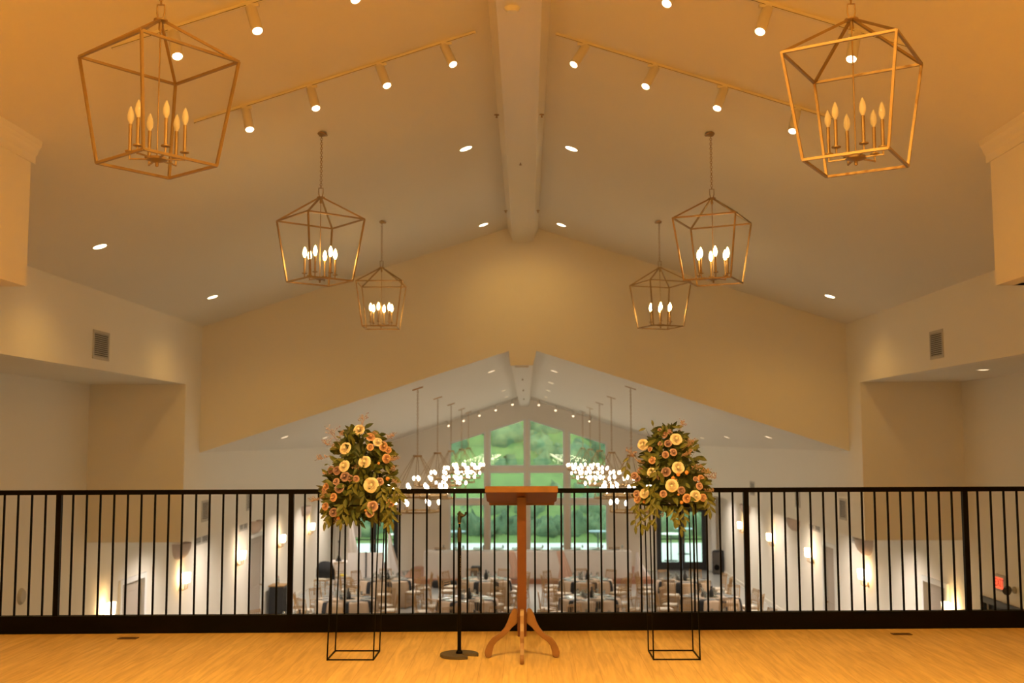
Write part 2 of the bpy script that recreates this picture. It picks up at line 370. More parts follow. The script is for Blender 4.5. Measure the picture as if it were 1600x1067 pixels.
for a, b in drx:
    dn += 1
    d = tag(bpy.data.objects.new('door_%d' % dn, None), kind='structure'); COL.objects.link(d); d.location = ((a + b) / 2, YF, ZF)
    w = (b - a) / 2; h = 2.34; fr = MB()
    fr.plate([(-w, 0), (w, 0), (w, h), (-w, h)], [[(-w + .07, .03), (w - .07, .03), (w - .07, h - .07), (-w + .07, h - .07)]], xz(-.03), .15)
    fr.build('door_frame', M['blackp'], d)
    for s in (-1, 1):
        x0, x1 = (-w + .075, -.005) if s < 0 else (.005, w - .075)
        lf = MB().plate([(x0, .035), (x1, .035), (x1, h - .075), (x0, h - .075)],
                        [[(x0 + .11, .30), (x1 - .11, .30), (x1 - .11, 1.13), (x0 + .11, 1.13)], [(x0 + .11, 1.17), (x1 - .11, 1.17), (x1 - .11, h - .18), (x0 + .11, h - .18)]], xz(0), .06)
        l = lf.build('door_leaf', M['blackp'], d)
        MB().bb(x0 + .11, x1 - .11, .025, .03, .30, h - .18).build('pane', M['glass'], l)
        MB().tube([(s * .06, -.0, 1.0), (s * .06, -.05, 1.0), (s * .06, -.05, 1.15)], .01).build('door_handle', M['bronze'], l)
# floors
struct('floor', MB().plate([(XA0, ZF), (XA0, ZF - .1), (XA1, ZF - .1), (XA1, ZF)], [], xz(8.0), YF - 8.0), M['hallfloor'])
def rl(x): return YB + math.tan(SL) * (x + 0.04) - 0.0   # depth of the rail line at x
struct('floor_balcony', MB().plate([(XA0, YBK), (XA1, YBK), (XA1, rl(XA1) + .05), (XA0, rl(XA0) + .05)], [], lambda a, b, t: (a, b, -t), .02), M['oak'])
struct('floor_balcony_slab', MB().plate([(XA0, YBK), (XA1, YBK), (XA1, rl(XA1) + .05), (XA0, rl(XA0) + .05)], [], lambda a, b, t: (a, b, -.02 - t), .21), M['paint'])
struct('wall_under_balcony', MB().bb(XA0, XA1, 7.9, 8.0, -3.6, -.23), M['paint'])
struct('wall_back', MB().bb(XA0 - .15, XA1 + .15, YBK - .15, YBK, -.3, 5.4), M['paint'])
struct('baseboard_right', MB().bb(XA1 - .02, XA1, 20.2, 25.75, ZF, ZF + .12).bb(XA1 - .02, XA1, 26.9, YF, ZF, ZF + .12), M['paint'])
struct('baseboard_left', MB().bb(XA0, XA0 + .02, 20.9, 28.5, ZF, ZF + .12).bb(XA0, XA0 + .02, 30.2, YF, ZF, ZF + .12), M['paint'])
struct('floor_patio', MB().bb(-20, 20, YF + .2, 53, ZF - .25, ZF - .05), M['concrete'])
# stage under the head table
tag(MB().bb(-4.3, 4.3, 37.7, 41.58, ZF, ZF + .15).build('stage_platform', M['stage'], bevel=0.01), 'low brown wooden stage platform below the tall gable windows', 'stage')

# ================================================================ outdoors
ter = MB(); NX, NY = 24, 24
for j in range(NY):
    for i in range(NX):
        y = 53 + j * 5; x = -70 + i * 6
        h = ZF - .3 if y < 58 else ZF - .3 + (y - 58) * 0.62 + 2.5 * math.sin(x * .06 + y * .03)
        ter.v.append((x, y, max(h, ZF - .3)))
for j in range(NY - 1):
    for i in range(NX - 1): ter.f.append((j * NX + i, j * NX + i + 1, (j + 1) * NX + i + 1, (j + 1) * NX + i))
struct('ground_hillside', ter, M['grassm'], True)
def blob(mb, c, r, r2, seed):
    n, k = 12, 8; rr = random.Random(seed); vs = []; ph = [rr.random() * 6 for _ in range(4)]
    for i in range(k + 1):
        t = PI * i / k
        for j in range(n):
            q = 2 * PI * j / n; w = 1 + .16 * math.sin(3 * q + ph[0]) * math.sin(2 * t + ph[1]) + rr.uniform(-.24, .24)
            vs.append((c[0] + r * w * math.sin(t) * math.cos(q), c[1] + r * w * math.sin(t) * math.sin(q), c[2] + r2 * w * math.cos(t)))
    fs = [(i * n + j, i * n + (j + 1) % n, (i + 1) * n + (j + 1) % n, (i + 1) * n + j) for i in range(k) for j in range(n)]
    mb.add(vs, fs)
wd = MB()
for j in range(38):
    for i in range(44):
        y = 57.2 + j * 1.6 + rnd.uniform(-.8, .8); x = -31 + i * 1.42 + rnd.uniform(-.8, .8)
        r = rnd.uniform(.7, 1.25); h = ZF - .3 + (y - 58) * 0.62
        h = max(h, ZF - .3); blob(wd, (x, y, h + r * .9 + (.5 if j > 2 else .0)), r, r * rnd.uniform(1.0, 1.5), i * 50 + j)
tag(wd.build('hillside_woodland', M['wood_leaves'], smooth=True), 'dense green woodland rising up the hillside beyond the gable windows', 'trees', kind='stuff')
hd = MB()
for i in range(46):
    x = -17 + i * .75; blob(hd, (x, 54.6 + rnd.uniform(-.3, .3), ZF + .35), .62, rnd.uniform(.6, .95), i)
tag(hd.build('patio_hedge', M['wood_leaves'], smooth=True), 'low green hedge along the far edge of the pale patio', 'hedge', kind='stuff')
def hitable(x, y, lab, dark=False):
    t = thing('cocktail_table', lab, 'table', (x, y, ZF - .05), group='cocktail tables out on the patio')
    MB().lathe([(0.01, 1.07), (.40, 1.07), (.42, 1.09), (.42, 1.11), (.01, 1.12)], 20).build('tabletop', M['umbgrey'] if dark else M['white'], t, True)
    MB().lathe([(.03, .03), (.03, 1.07)], 10).build('pedestal', M['blackp'], t, True)
    MB().lathe([(.28, 0), (.28, .02), (.04, .05)], 16).build('table_base', M['blackp'], t, True)
hitable(5.9, 45.2, 'white cocktail table outside the right french doors')
hitable(-5.3, 45.2, 'white cocktail table outside the left french doors')
hitable(3.0, 46.5, 'slate cocktail table outside the rightmost tall window', True)
hitable(-3.0, 46.5, 'slate cocktail table outside the leftmost tall window', True)
hitable(6.8, 47.8, 'slate cocktail table farther out beyond the right french doors', True)

# ================================================================ railing
rail = thing('balcony_railing', 'black steel balcony railing with slim vertical balusters across the oak floor edge', 'railing', (-0.04, YB, 0), SL)
rx0, rx1 = -6.9, 6.9
MB().bb(rx0, rx1, -.025, .025, 1.025, 1.06).build('top_rail', M['black'], rail, bevel=0.004)
MB().bb(rx0, rx1, -.035, .035, 0, .128).build('bottom_curb', M['black'], rail)
posts = [-5.24, -3.49, -1.745, -.0, 1.715, 3.40, 5.12]
pm = MB().bb(-.019, .019, -.019, .019, .128, 1.03).mesh('post', M['black'])
bm_ = MB().bb(-.0065, .0065, -.0065, .0065, .128, 1.03).mesh('baluster', M['black'])
def inst(name, me, parent, loc, rz=0, sc=None):
    o = bpy.data.objects.new(name, me); COL.objects.link(o); o.parent = parent; o.location = loc; o.rotation_euler = (0, 0, rz)
    if sc: o.scale = sc
    return o
for i, x in enumerate(posts):
    inst('post', pm, rail, (x, 0, 0))
    if i + 1 < len(posts):
        for k in range(1, 17):
            bx = x + (posts[i + 1] - x) * k / 17
            if -4.2 < bx < 4.2: inst('baluster', bm_, rail, (bx, 0, 0))

# ================================================================ lectern
lec = thing('lectern', 'reddish wooden pedestal lectern with slanted top on four curved feet', 'lectern', (-0.034, 7.32, 0))
# desk board: high edge towards the room, falling towards the railing
def lz(y): return 1.105 - (y + .2) * 0.30
b = MB()
pr = [(-.236, 0), (.236, 0)]
top = [(-.225, -.20), (.225, -.20), (.236, -.19), (.236, .10), (.215, .16), (-.215, .16), (-.236, .10), (-.236, -.19)]
b.plate(top, [], lambda x, y, t: (x, y, lz(y) + t), .022)
b.build('desk_board', M['cherry'], lec, bevel=0.004)
MB().bb(-.237, .237, -.205, -.192, 1.103 - .014, 1.130).build('board_lip', M['oakleg'], lec, bevel=0.003)
MB().plate([(-.222, .165), (.222, .165), (.222, .178), (-.222, .178)], [], lambda x, y, t: (x, y, lz(.16) - .012 + t), .055).build('book_ledge', M['cherry'], lec, bevel=0.003)
MB().plate([(-.03, -.02), (.03, -.02), (.03, .04), (-.03, .04)], [], lambda x, y, t: (x, y, (.14 if t == 0 else lz(y) - .001)), 1).build('column', M['cherry'], lec, bevel=0.003)
legp = [(215, 710), (200, 738), (186, 778), (168, 812), (140, 843), (105, 862), (84, 888), (70, 915), (63, 940), (68, 960), (76, 966), (92, 966), (102, 955), (106, 930), (114, 902), (130, 882), (158, 862), (186, 838), (210, 808), (238, 785), (238, 712), (230, 706)]
lp = [((248 - x) * .00124, (966 - y) * .00124) for x, y in legp]
lm = MB().plate(lp, [], lambda a, bb_, t: (a + .019, -.0125 + t, bb_), .025).mesh('leg', M['oakleg'], bevel=0.004)
for a in (0, 90, 180, 270):
    o = inst('leg', lm, lec, (0, .01, 0), math.radians(a))
for z in (.26, .30): MB().lathe([(.001, -.004), (.008, -.004), (.008, .0), (.001, .001)], 10, R=rotto((0, -1, 0)), c=(0, -.037 , z)).build('bolt', M['black'], lec)

# ================================================================ microphone stand
ms = thing('microphone_stand', 'black straight microphone stand with crescent cast base left of the lectern', 'microphone stand', (-0.452, 7.38, 0))
R0 = .128
arc = [(R0 * math.cos(q), R0 * math.sin(q)) for q in [math.radians(a) for a in range(-8, 299, 9)]]
slot = [(.045 * math.cos(math.radians(a)), .045 * math.sin(math.radians(a))) for a in range(290, 4, -26)]
slot = [(.055, -.085), (.035, -.03), (.05, -.005)]
bs = MB(); bs.plate([(x, y) for x, y in arc] + [(.062, -.095), (.012, -.02), (.03, .0), (.115, -.012)], [], lambda x, y, t: (x, y, t), .018)
bs.build('base', M['iron'], ms, bevel=0.004)
MB().lathe([(.022, .018), (.022, .03), (.013, .04), (.013, .06)], 16).build('base_collar', M['black'], ms, True)
MB().lathe([(.0125, .03), (.0125, .78)], 14).build('lower_tube', M['black'], ms, True)
MB().lathe([(.0115, .055), (.0115, .075)], 14).build('tube_ring', M['vent'], ms, True)
MB().lathe([(.0105, .742), (.013, .752), (.0155, .79), (.014, .82), (.009, .845)], 16).build('grip_clutch', M['blackp'], ms, True)
MB().lathe([(.0065, .83), (.0065, .875)], 12).build('upper_tube', M['black'], ms, True)
MB().lathe([(.0095, .870), (.0095, .876)], 12).build('clip_ring', M['brass'], ms, True)
MB().tube([(0, 0, .876), (0, 0, .905), (0, 0, .93)], [.011, .015, .012], 12).tube([(-.010, .002, .942), (.006, 0, .932), (.026, -.002, .918)], [.012, .014, .012], 10).build('clip_mount', M['blackp'], ms, True)
cl = MB()
cl.tube([(.022 + .021 * math.cos(q), -.018, .942 + .021 * math.sin(q)) for q in [math.radians(a) for a in range(-210, 40, 25)]], .0058, 8)
cl.tube([(.022 + .021 * math.cos(q), .012, .942 + .021 * math.sin(q)) for q in [math.radians(a) for a in range(-210, 40, 25)]], .0058, 8)
cl.box((.006, -.002, .925), (.018, .036, .014)); cl.build('microphone_clip', M['blackp'], ms, True)
# tan lettering strip down the tube (too worn to read)
le = MB()
for k in range(9): le.box((.0055, -.0094, .655 - k * .0155), (.005, .0015, .009), Matrix.Rotation(.5 * (-1) ** k, 3, 'Y'))
le.build('tube_lettering', M['letter'], ms)

# ================================================================ flower stands and arrangements
def wire_stand(x, y, lean, lab):
    t = thing('wire_plinth', lab, 'flower stand', (x, y, 0), group='open black wire flower plinths')
    h = 1.0; a = .151; w = .008
    c = [(-a, -a), (a, -a), (a, a), (-a, a)]
    for k in range(4):
        MB().bar((c[k][0], c[k][1], 0), (c[k][0] + lean, c[k][1], h), w).build('leg', M['black'], t)
    for z, dx in ((0.005, 0), (h, lean)):
        f = MB()
        for k in range(4):
            p, q = c[k], c[(k + 1) % 4]; f.bar((p[0] + dx, p[1], z), (q[0] + dx, q[1], z), w)
        f.build('bottom_frame' if z < .5 else 'top_frame', M['black'], t)
    return t
wire_stand(-1.155, 7.39, .03, 'open black wire plinth left of the microphone stand')
wire_stand(.972, 7.395, -.012, 'open black wire plinth right of the lectern')

def rose_mesh(mname, openness=1.0):
    b = MB(); rr = random.Random(3)
    b.lathe([(.001, .30), (.16, .34), (.24, .48), (.20, .70), (.08, .78), (.001, .74)], 10)
    layers = [(3, .30, .86, .20), (4, .46, .80, .32), (5, .66, .66, .50), (5, .86, .46, .72), (5, 1.0, .26, .92)]
    for li, (n, r, zt, fl) in enumerate(layers):
        for k in range(n):
            a0 = 2 * PI * (k / n) + li * .55; sp = 2 * PI / n * .62
            vs = []; N, K = 6, 5
            for i in range(K):
                v = i / (K - 1)
                for j in range(N):
                    u = j / (N - 1) * 2 - 1
                    q = a0 + u * sp * (.45 + .55 * math.sin(PI * (.15 + .7 * v)))
                    rad = .12 + (r - .12) * math.sin(v * PI / 2) + (.10 * fl * max(0, v - .75) * 4) * (1 - .3 * u * u)
                    z = .02 + (zt + .0) * v ** 1.2 - (.12 * u * u * v) - max(0, v - .8) * fl * .6 + .02 * math.sin(5 * u + k)
                    vs.append((rad * math.cos(q), rad * math.sin(q), z))
            b.add(vs, [(i * N + j, i * N + j + 1, (i + 1) * N + j + 1, (i + 1) * N + j) for i in range(K - 1) for j in range(N - 1)])
    b.v = [(x, y, z - .15) for x, y, z in b.v]
    me = b.mesh('rose', M[mname], False)
    for p in me.polygons: p.use_smooth = True
    return me
ROSE = {k: rose_mesh(k) for k in ('cream', 'pink', 'peach', 'mauve', 'orange')}
ROSE['orange'] = MB().lathe([(.05, -.5), (.55, -.25), (.7, .1), (.5, .55), (.15, .85), (.01, .8)], 9).mesh('bud', M['orange'], True)
def leaf(mb, p, d, nrm, L, Wd, curl=.25):
    d = Vector(d).normalized(); s = d.cross(Vector(nrm)); s = s.normalized() if s.length > .01 else Vector((1, 0, 0)); n = s.cross(d)
    p = Vector(p); vs = []; prof = [(0, .06), (.2, .62), (.45, 1), (.7, .8), (.9, .35), (1, .02)]
    for t, w in prof:
        c = p + d * L * t + n * (-curl * L * t * t)
        vs += [c - s * Wd * w * .5 + n * Wd * .12 * w, c, c + s * Wd * w * .5 + n * Wd * .12 * w]
    fs = []
    for i in range(len(prof) - 1):
        fs += [(i * 3, i * 3 + 1, i * 3 + 4, i * 3 + 3), (i * 3 + 1, i * 3 + 2, i * 3 + 5, i * 3 + 4)]
    mb.add(vs, fs)
def arrangement(px, org, sc, cxp, prof, roses, trails, sprigs, loose, lab, seed, X0, Y0, leafseed=0):
    # pixel-measured flower head positions turned into metres on a cone shaped bouquet
    rr = random.Random(seed); K = 7.25 / F
    def P(u, v):   # crop coords -> local metres (x, z)
        X = org[0] + u / sc; Y = org[1] + v / sc
        return (X - 822) * K - X0 + (Y - 780) * 0.0002 * 0, 1.43 + (687 - Y) * K * 1.004
    t = thing('flower_arrangement', lab, 'flower arrangement', (X0, Y0, 1.0), group='rose arrangements on the wire plinths')
    def hw(z):
        zz = [p[0] for p in prof]
        if z <= zz[0]: return prof[0][1], prof[0][2]
        for a, c in zip(prof, prof[1:]):
            if a[0] <= z <= c[0]:
                f = (z - a[0]) / (c[0] - a[0]); return a[1] + (c[1] - a[1]) * f, a[2] + (c[2] - a[2]) * f
        return prof[-1][1], prof[-1][2]
    # foliage
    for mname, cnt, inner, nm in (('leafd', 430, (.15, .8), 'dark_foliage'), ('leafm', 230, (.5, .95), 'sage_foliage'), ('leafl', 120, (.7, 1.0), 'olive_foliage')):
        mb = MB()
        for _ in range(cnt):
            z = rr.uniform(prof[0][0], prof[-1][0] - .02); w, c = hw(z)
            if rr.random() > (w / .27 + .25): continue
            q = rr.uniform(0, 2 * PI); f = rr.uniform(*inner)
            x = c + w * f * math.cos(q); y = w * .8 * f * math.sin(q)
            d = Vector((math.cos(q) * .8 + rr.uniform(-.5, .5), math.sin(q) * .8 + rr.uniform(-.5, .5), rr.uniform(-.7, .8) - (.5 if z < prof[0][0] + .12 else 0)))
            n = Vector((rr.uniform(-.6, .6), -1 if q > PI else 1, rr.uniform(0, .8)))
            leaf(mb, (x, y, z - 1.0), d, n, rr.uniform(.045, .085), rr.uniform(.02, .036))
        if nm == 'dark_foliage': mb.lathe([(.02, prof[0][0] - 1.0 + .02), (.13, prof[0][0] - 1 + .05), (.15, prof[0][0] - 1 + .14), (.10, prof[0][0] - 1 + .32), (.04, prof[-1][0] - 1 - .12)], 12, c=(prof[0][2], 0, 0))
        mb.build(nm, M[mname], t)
    for (u, v, r, kind) in roses:
        x, z = P(u, v); w, c = hw(z); R = r / sc * K
        q = max(-.93, min(.93, (x - c) / max(w, .05)))
        y = -.8 * w * math.sqrt(1 - q * q) - .02
        o = bpy.data.objects.new('rose' if kind != 'orange' else 'rose_bud', ROSE[kind]); COL.objects.link(o); o.parent = t
        dr_ = Vector((q * .7 + rr.uniform(-.2, .2), -1, rr.uniform(-.05, .45) + (.3 if z > prof[-1][0] - .12 else 0)))
        o.rotation_mode = 'QUATERNION'; o.rotation_quaternion = dr_.to_track_quat('Z', 'Y'); o.location = (x, y + .01, z - 1.0); o.scale = (R, R, R * .9)
    for path, n in trails:
        mb = MB(); pts = []
        for (u, v) in path:
            x, z = P(u, v); pts.append(Vector((x, -.19, z - 1.0)))
        mb.tube(pts, .0018, 5)
        for k in range(n):
            f = (k + .5) / n * (len(pts) - 1); i = min(int(f), len(pts) - 2); p = pts[i].lerp(pts[i + 1], f - i); d = (pts[i + 1] - pts[i]).normalized()
            sd = Vector((.75 if k % 2 else -.75, rr.uniform(-.4, .2), 0)); leaf(mb, p, d * .9 + sd, (0, -1, .1), rr.uniform(.05, .075), rr.uniform(.018, .026), .1)
        leaf(mb, pts[-1], pts[-1] - pts[-2], (0, -1, 0), .065, .022, .05)
        mb.build('trailing_stem', M['leafl'], t)
    for (u0, v0, u1, v1, n) in sprigs:
        mb = MB(); x0, z0 = P(u0, v0); x1, z1_ = P(u1, v1); a = Vector((x0, -.10, z0 - 1)); b_ = Vector((x1, -.13, z1_ - 1)); mb.tube([a, a.lerp(b_, .5), b_], .0012, 4)
        L = (b_ - a).length
        for k in range(n):
            f = rr.uniform(.3, 1.0); p = a.lerp(b_, f); e = p + Vector((rr.uniform(-1, 1), rr.uniform(-1, 1), rr.uniform(-.3, 1))) * L * .32
            mb.tube([p, e], .0008, 3); s = rr.uniform(.0028, .005)
            mb.lathe([(.0004, -s), (s, 0), (.0004, s)], 5, c=e)
            mb.lathe([(.0004, -s), (s * .8, 0), (.0004, s)], 5, c=p.lerp(e, .6) + Vector((0, 0, .004)))
        mb.build('filler_sprig', M['sprig'], t)
    if loose:
        mb = MB()
        for (u, v, du, dv, L) in loose:
            x, z = P(u, v); x1, z1_ = P(u + du, v + dv); mb.tube([(x * .75, -.05, (z - 1.0) - .08), (x, -.12, z - 1.0)], .001, 4); leaf(mb, (x, -.12, z - 1.0), (x1 - x, 0, z1_ - z), (0, -1, .40), L, L * .38, .1)
        mb.build('loose_leaves', M['leafl'], t)
    return t
rl_ = [(497, 172, 48, 'cream'), (390, 333, 52, 'cream'), (388, 487, 50, 'cream'), (568, 450, 52, 'cream'), (630, 650, 62, 'cream'), (668, 280, 42, 'cream'), (300, 755, 36, 'peach'), (715, 318, 42, 'peach'),
       (603, 235, 40, 'peach'), (745, 425, 40, 'peach'), (755, 350, 30, 'peach'), (400, 578, 42, 'mauve'), (320, 620, 29, 'pink'), (352, 675, 42, 'mauve'), (215, 665, 30, 'peach'), (195, 695, 26, 'pink'), (700, 620, 34, 'pink'), (645, 830, 46, 'pink'), (620, 890, 36, 'pink'), (785, 810, 38, 'peach'),
       (215, 838, 34, 'peach'), (250, 522, 34, 'pink'), (500, 595, 28, 'pink'), (320, 525, 38, 'mauve'), (445, 590, 28, 'mauve'), (300, 885, 38, 'mauve'), (610, 325, 30, 'peach'), (760, 600, 28, 'orange'), (685, 465, 18, 'orange'), (345, 935, 22, 'orange'), (585, 865, 16, 'orange')]
# profile: (z, half width, centre offset)
pl = [(.90, .20, -.03), (.95, .245, -.005), (1.05, .262, .005), (1.16, .235, .0), (1.28, .205, .01), (1.38, .18, .01), (1.46, .12, .01), (1.53, .05, .0)]
arrangement(None, (470, 640), 5.617, 560, pl, rl_,
            [([(770, 700), (800, 830), (815, 960)], 7), ([(740, 800), (775, 900), (780, 985)], 5), ([(560, 600), (470, 640), (460, 700)], 5), ([(800, 640), (850, 700), (880, 740)], 6), ([(250, 860), (240, 920), (235, 960)], 2), ([(400, 800), (385, 860), (375, 960)], 5), ([(560, 720), (600, 790), (600, 800)], 4), ([(700, 640), (725, 700), (725, 770)], 5)],
            [(345, 320, 235, 155, 16), (300, 330, 205, 290, 14), (260, 400, 150, 435, 18), (520, 190, 560, 55, 18), (720, 280, 820, 215, 18), (740, 470, 860, 420, 18), (780, 560, 830, 500, 14), (790, 620, 855, 640, 14), (190, 760, 95, 800, 22), (220, 560, 190, 550, 10), (330, 230, 360, 190, 10), (450, 560, 430, 640, 14), (230, 700, 180, 760, 16), (640, 240, 650, 190, 8), (470, 760, 440, 700, 16), (290, 880, 330, 980, 18), (440, 500, 500, 510, 10)],
            [(400, 240, -20, -40, .03), (350, 250, -30, -15, .04), (420, 180, 5, -40, .03), (240, 470, -20, 5, .03), (500, 210, -5, 40, .02)],
            'tall rose and greenery arrangement on the left plinth, trailing leaves at lower right', 11, -1.118, 7.39)
rr_ = [(568, 218, 54, 'cream'), (268, 268, 50, 'cream'), (570, 478, 54, 'cream'), (502, 637, 56, 'cream'), (262, 712, 44, 'cream'), (720, 732, 50, 'cream'), (637, 752, 40, 'peach'), (330, 520, 40, 'cream'),
       (463, 178, 28, 'pink'), (515, 150, 26, 'pink'), (425, 135, 20, 'pink'), (490, 258, 34, 'mauve'), (343, 410, 34, 'peach'), (460, 360, 32, 'pink'), (533, 337, 34, 'pink'), (457, 515, 44, 'mauve'), (183, 555, 34, 'pink'), (235, 505, 28, 'pink'), (210, 580, 30, 'mauve'),
       (785, 580, 36, 'peach'), (588, 680, 34, 'mauve'), (425, 712, 32, 'pink'), (200, 720, 34, 'pink'), (208, 768, 36, 'peach'), (797, 750, 36, 'peach'), (760, 645, 32, 'pink'), (728, 580, 22, 'pink'), (330, 310, 22, 'peach'), (418, 260, 22, 'pink'),
       (647, 522, 30, 'orange'), (567, 540, 26, 'orange'), (518, 570, 26, 'orange'), (560, 718, 16, 'orange'), (545, 588, 14, 'orange'), (590, 790, 24, 'orange'), (265, 790, 24, 'orange')]
pr_ = [(.98, .20, .03), (1.03, .25, .02), (1.12, .262, .015), (1.22, .21, .01), (1.34, .17, .005), (1.42, .13, -.01), (1.48, .09, -.01), (1.53, .04, -.01)]
arrangement(None, (960, 650), 5.93, 1045, pr_, rr_,
            [([(200, 790), (215, 900), (225, 1000)], 6), ([(180, 800), (165, 850), (170, 990)], 3), ([(310, 790), (300, 870), (290, 960)], 4), ([(345, 820), (350, 880), (350, 960)], 3), ([(600, 800), (610, 870), (615, 930)], 4), ([(560, 860), (570, 950), (580, 1020)], 4), ([(550, 880), (530, 930), (530, 940)], 2), ([(820, 740), (850, 800), (850, 860)], 5), ([(300, 600), (310, 720), (310, 800)], 4), ([(400, 440), (380, 500), (370, 520)], 3), ([(130, 360), (90, 450), (85, 500)], 4), ([(330, 640), (350, 720), (360, 830)], 4), ([(520, 830), (515, 870), (515, 880)], 2)],
            [(620, 320, 720, 240, 22), (640, 110, 610, 50, 8), (600, 150, 640, 60, 10), (700, 500, 790, 470, 22), (760, 520, 860, 520, 22), (800, 560, 930, 570, 20), (180, 390, 105, 310, 14), (160, 380, 190, 340, 16), (430, 610, 380, 560, 20), (820, 700, 890, 690, 18), (650, 370, 700, 330, 24), (600, 390, 640, 360, 20), (700, 250, 725, 240, 8), (670, 700, 620, 720, 16), (270, 440, 200, 420, 14), (440, 860, 430, 930, 8), (300, 880, 300, 940, 8), (700, 760, 680, 800, 14)],
            [(285, 118, -90, 30, .05), (355, 100, -10, -55, .045), (445, 140, -5, -75, .04), (600, 115, -75, -15, .05), (680, 310, 60, -12, .05), (290, 380, -60, 0, .045), (700, 440, 45, 12, .035), (840, 780, 55, 30, .04), (760, 300, 25, -5, .02)],
            'rose and greenery arrangement on the right plinth, two leaves springing out at the top', 23, .965, 7.395)

# ================================================================ lanterns over the balcony end
def chain(mb, z0, z1_, link=.030, r=.0028, w=.011):
    n = max(1, int(abs(z1_ - z0) / (link * .78))); st = (z1_ - z0) / n
    for i in range(n):
        c = z0 + st * (i + .5); h = link / 2
        pts = []
        for k in range(8):
            q = 2 * PI * k / 8; a, b_ = w * math.cos(q), h * math.sin(q) * 1.0
            pts.append((a, 0, c + b_) if i % 2 else (0, a, c + b_))
        mb.tube(pts, r, 4, closed=True)
def canopy_tilt(sgn): return Matrix.Rotation(sgn * math.atan(S1), 3, 'Y')
def lantern(x, y, rot, lit, lab, tiltsgn, ph, power=0):
    t = thing('lantern_chandelier', lab, 'chandelier', (x, y, 3.88), 0, 'open brass cage lanterns hanging in two rows')
    zc = z1(x) - 3.88
    MB().lathe([(.065, 0), (.065, -.012), (.03, -.028), (.012, -.04)], 20, c=(0, 0, zc), R=canopy_tilt(tiltsgn)).build('canopy', M['bronze'], t, True)
    c = MB(); chain(c, .10, zc - .03); c.build('chain', M['bronze'], t)
    c = MB(); c.tube([(-.012, 0, .0), (-.022, 0, .05), (-.022, 0, .10), (.022, 0, .10), (.022, 0, .05), (.012, 0, .0)], .005, 6); c.lathe([(.001, .012), (.04, .008), (.04, 0), (.001, -.006)], 16); c.build('hanging_loop', M['brass'], t)
    R = Matrix.Rotation(rot, 3, 'Z'); w = .015
    T = [R @ Vector((a * .321, b_ * .321, -.229)) for a, b_ in ((-1, -1), (1, -1), (1, 1), (-1, 1))]
    Bm = [R @ Vector((a * .239, b_ * .239, -.855)) for a, b_ in ((-1, -1), (1, -1), (1, 1), (-1, 1))]
    for k in range(4):
        MB().bar((T[k].x * .05, T[k].y * .05, 0), T[k], w).build('roof_bar', M['brass'], t)
        MB().bar(T[k], Bm[k], w, up=R @ Vector((1, 0, 0))).build('side_bar', M['brass'], t)
    for P_, nm in ((T, 'upper_frame'), (Bm, 'lower_frame')):
        f = MB()
        for k in range(4): f.bar(P_[k], P_[(k + 1) % 4], w * 1.02)
        f.build(nm, M['brass'], t)
    MB().lathe([(.010, 0), (.013, -.05), (.0045, -.06), (.0045, -.80), (.008, -.81), (.055, -.815), (.06, -.83), (.03, -.84), (.01, -.845), (.01, -.865), (.004, -.87)], 16).build('centre_stem', M['brass'], t, True)
    for k in range(6):
        q = ph + k * PI / 3; r = .155 
        a = MB(); d = Vector((math.cos(q), math.sin(q), 0))
        a.bar(d * .03 + Vector((0, 0, -.825)), d * r + Vector((0, 0, -.825)), .010, .008); a.lathe([(.006, -.83), (.006, -.785), (.001, -.78)], 8, c=d * r)
        ar = a.build('arm', M['brass'], t)
        MB().lathe([(.008, -.790), (.027, -.784), (.027, -.778), (.010, -.776), (.0105, -.62), (.001, -.62)], 12, c=d * r).build('candle', M['brass'], t, True)
        MB().lathe([(.006, -.62), (.017, -.598), (.020, -.575), (.016, -.548), (.006, -.522), (.001, -.514)], 12, c=d * r).build('bulb', M['candle_on'] if lit else M['opal'], t, True)
    if power: lamp('lantern_fill_lamp', 'POINT', (0, 0, -.50), power, WARM, t, size=.10)  # only the lanterns added out of view carry this fill lamp
    return t
SLAB = math.radians
# x, y, rotation of the cage, lit?
def nearcorner(t): return math.radians(t) + PI / 4     # corner (-1,-1) rotated so the near corner sits at angle t
lantern(-2.135, 6.16, SLAB(51.7), False, 'unlit brass cage lantern, nearest of the left row, large in the upper left', 1, .1)
lantern(1.922, 6.23, SLAB(58.7), False, 'unlit brass cage lantern, nearest of the right row, large in the upper right', -1, .52)
lantern(-2.076, 10.84, SLAB(40.4), True, 'lit brass cage lantern, middle of the left row over the hall', 1, .40)
lantern(1.909, 10.99, SLAB(65), True, 'lit brass cage lantern, middle of the right row over the hall', -1, .50)
lantern(-2.06, 15.37, SLAB(91.1), True, 'lit brass cage lantern, farthest and smallest of the left row', 1, .40)
lantern(1.925, 15.5, SLAB(20.7), True, 'lit brass cage lantern, farthest and smallest of the right row', -1, .45)

for x_, sg_, w_ in ((-2.1, 1, 'left'), (1.92, -1, 'right')):  # unseen lanterns added as broad fill for the balcony ceiling and walls
    lantern(x_, 1.75, SLAB(20), True, 'added unseen fill lantern above the camera, %s row' % w_, sg_, .2, P_FILL_LANT)
    lantern(x_, -2.8, SLAB(20), True, 'added unseen fill lantern behind the camera, %s row' % w_, sg_, .2, P_FILL_LANT)

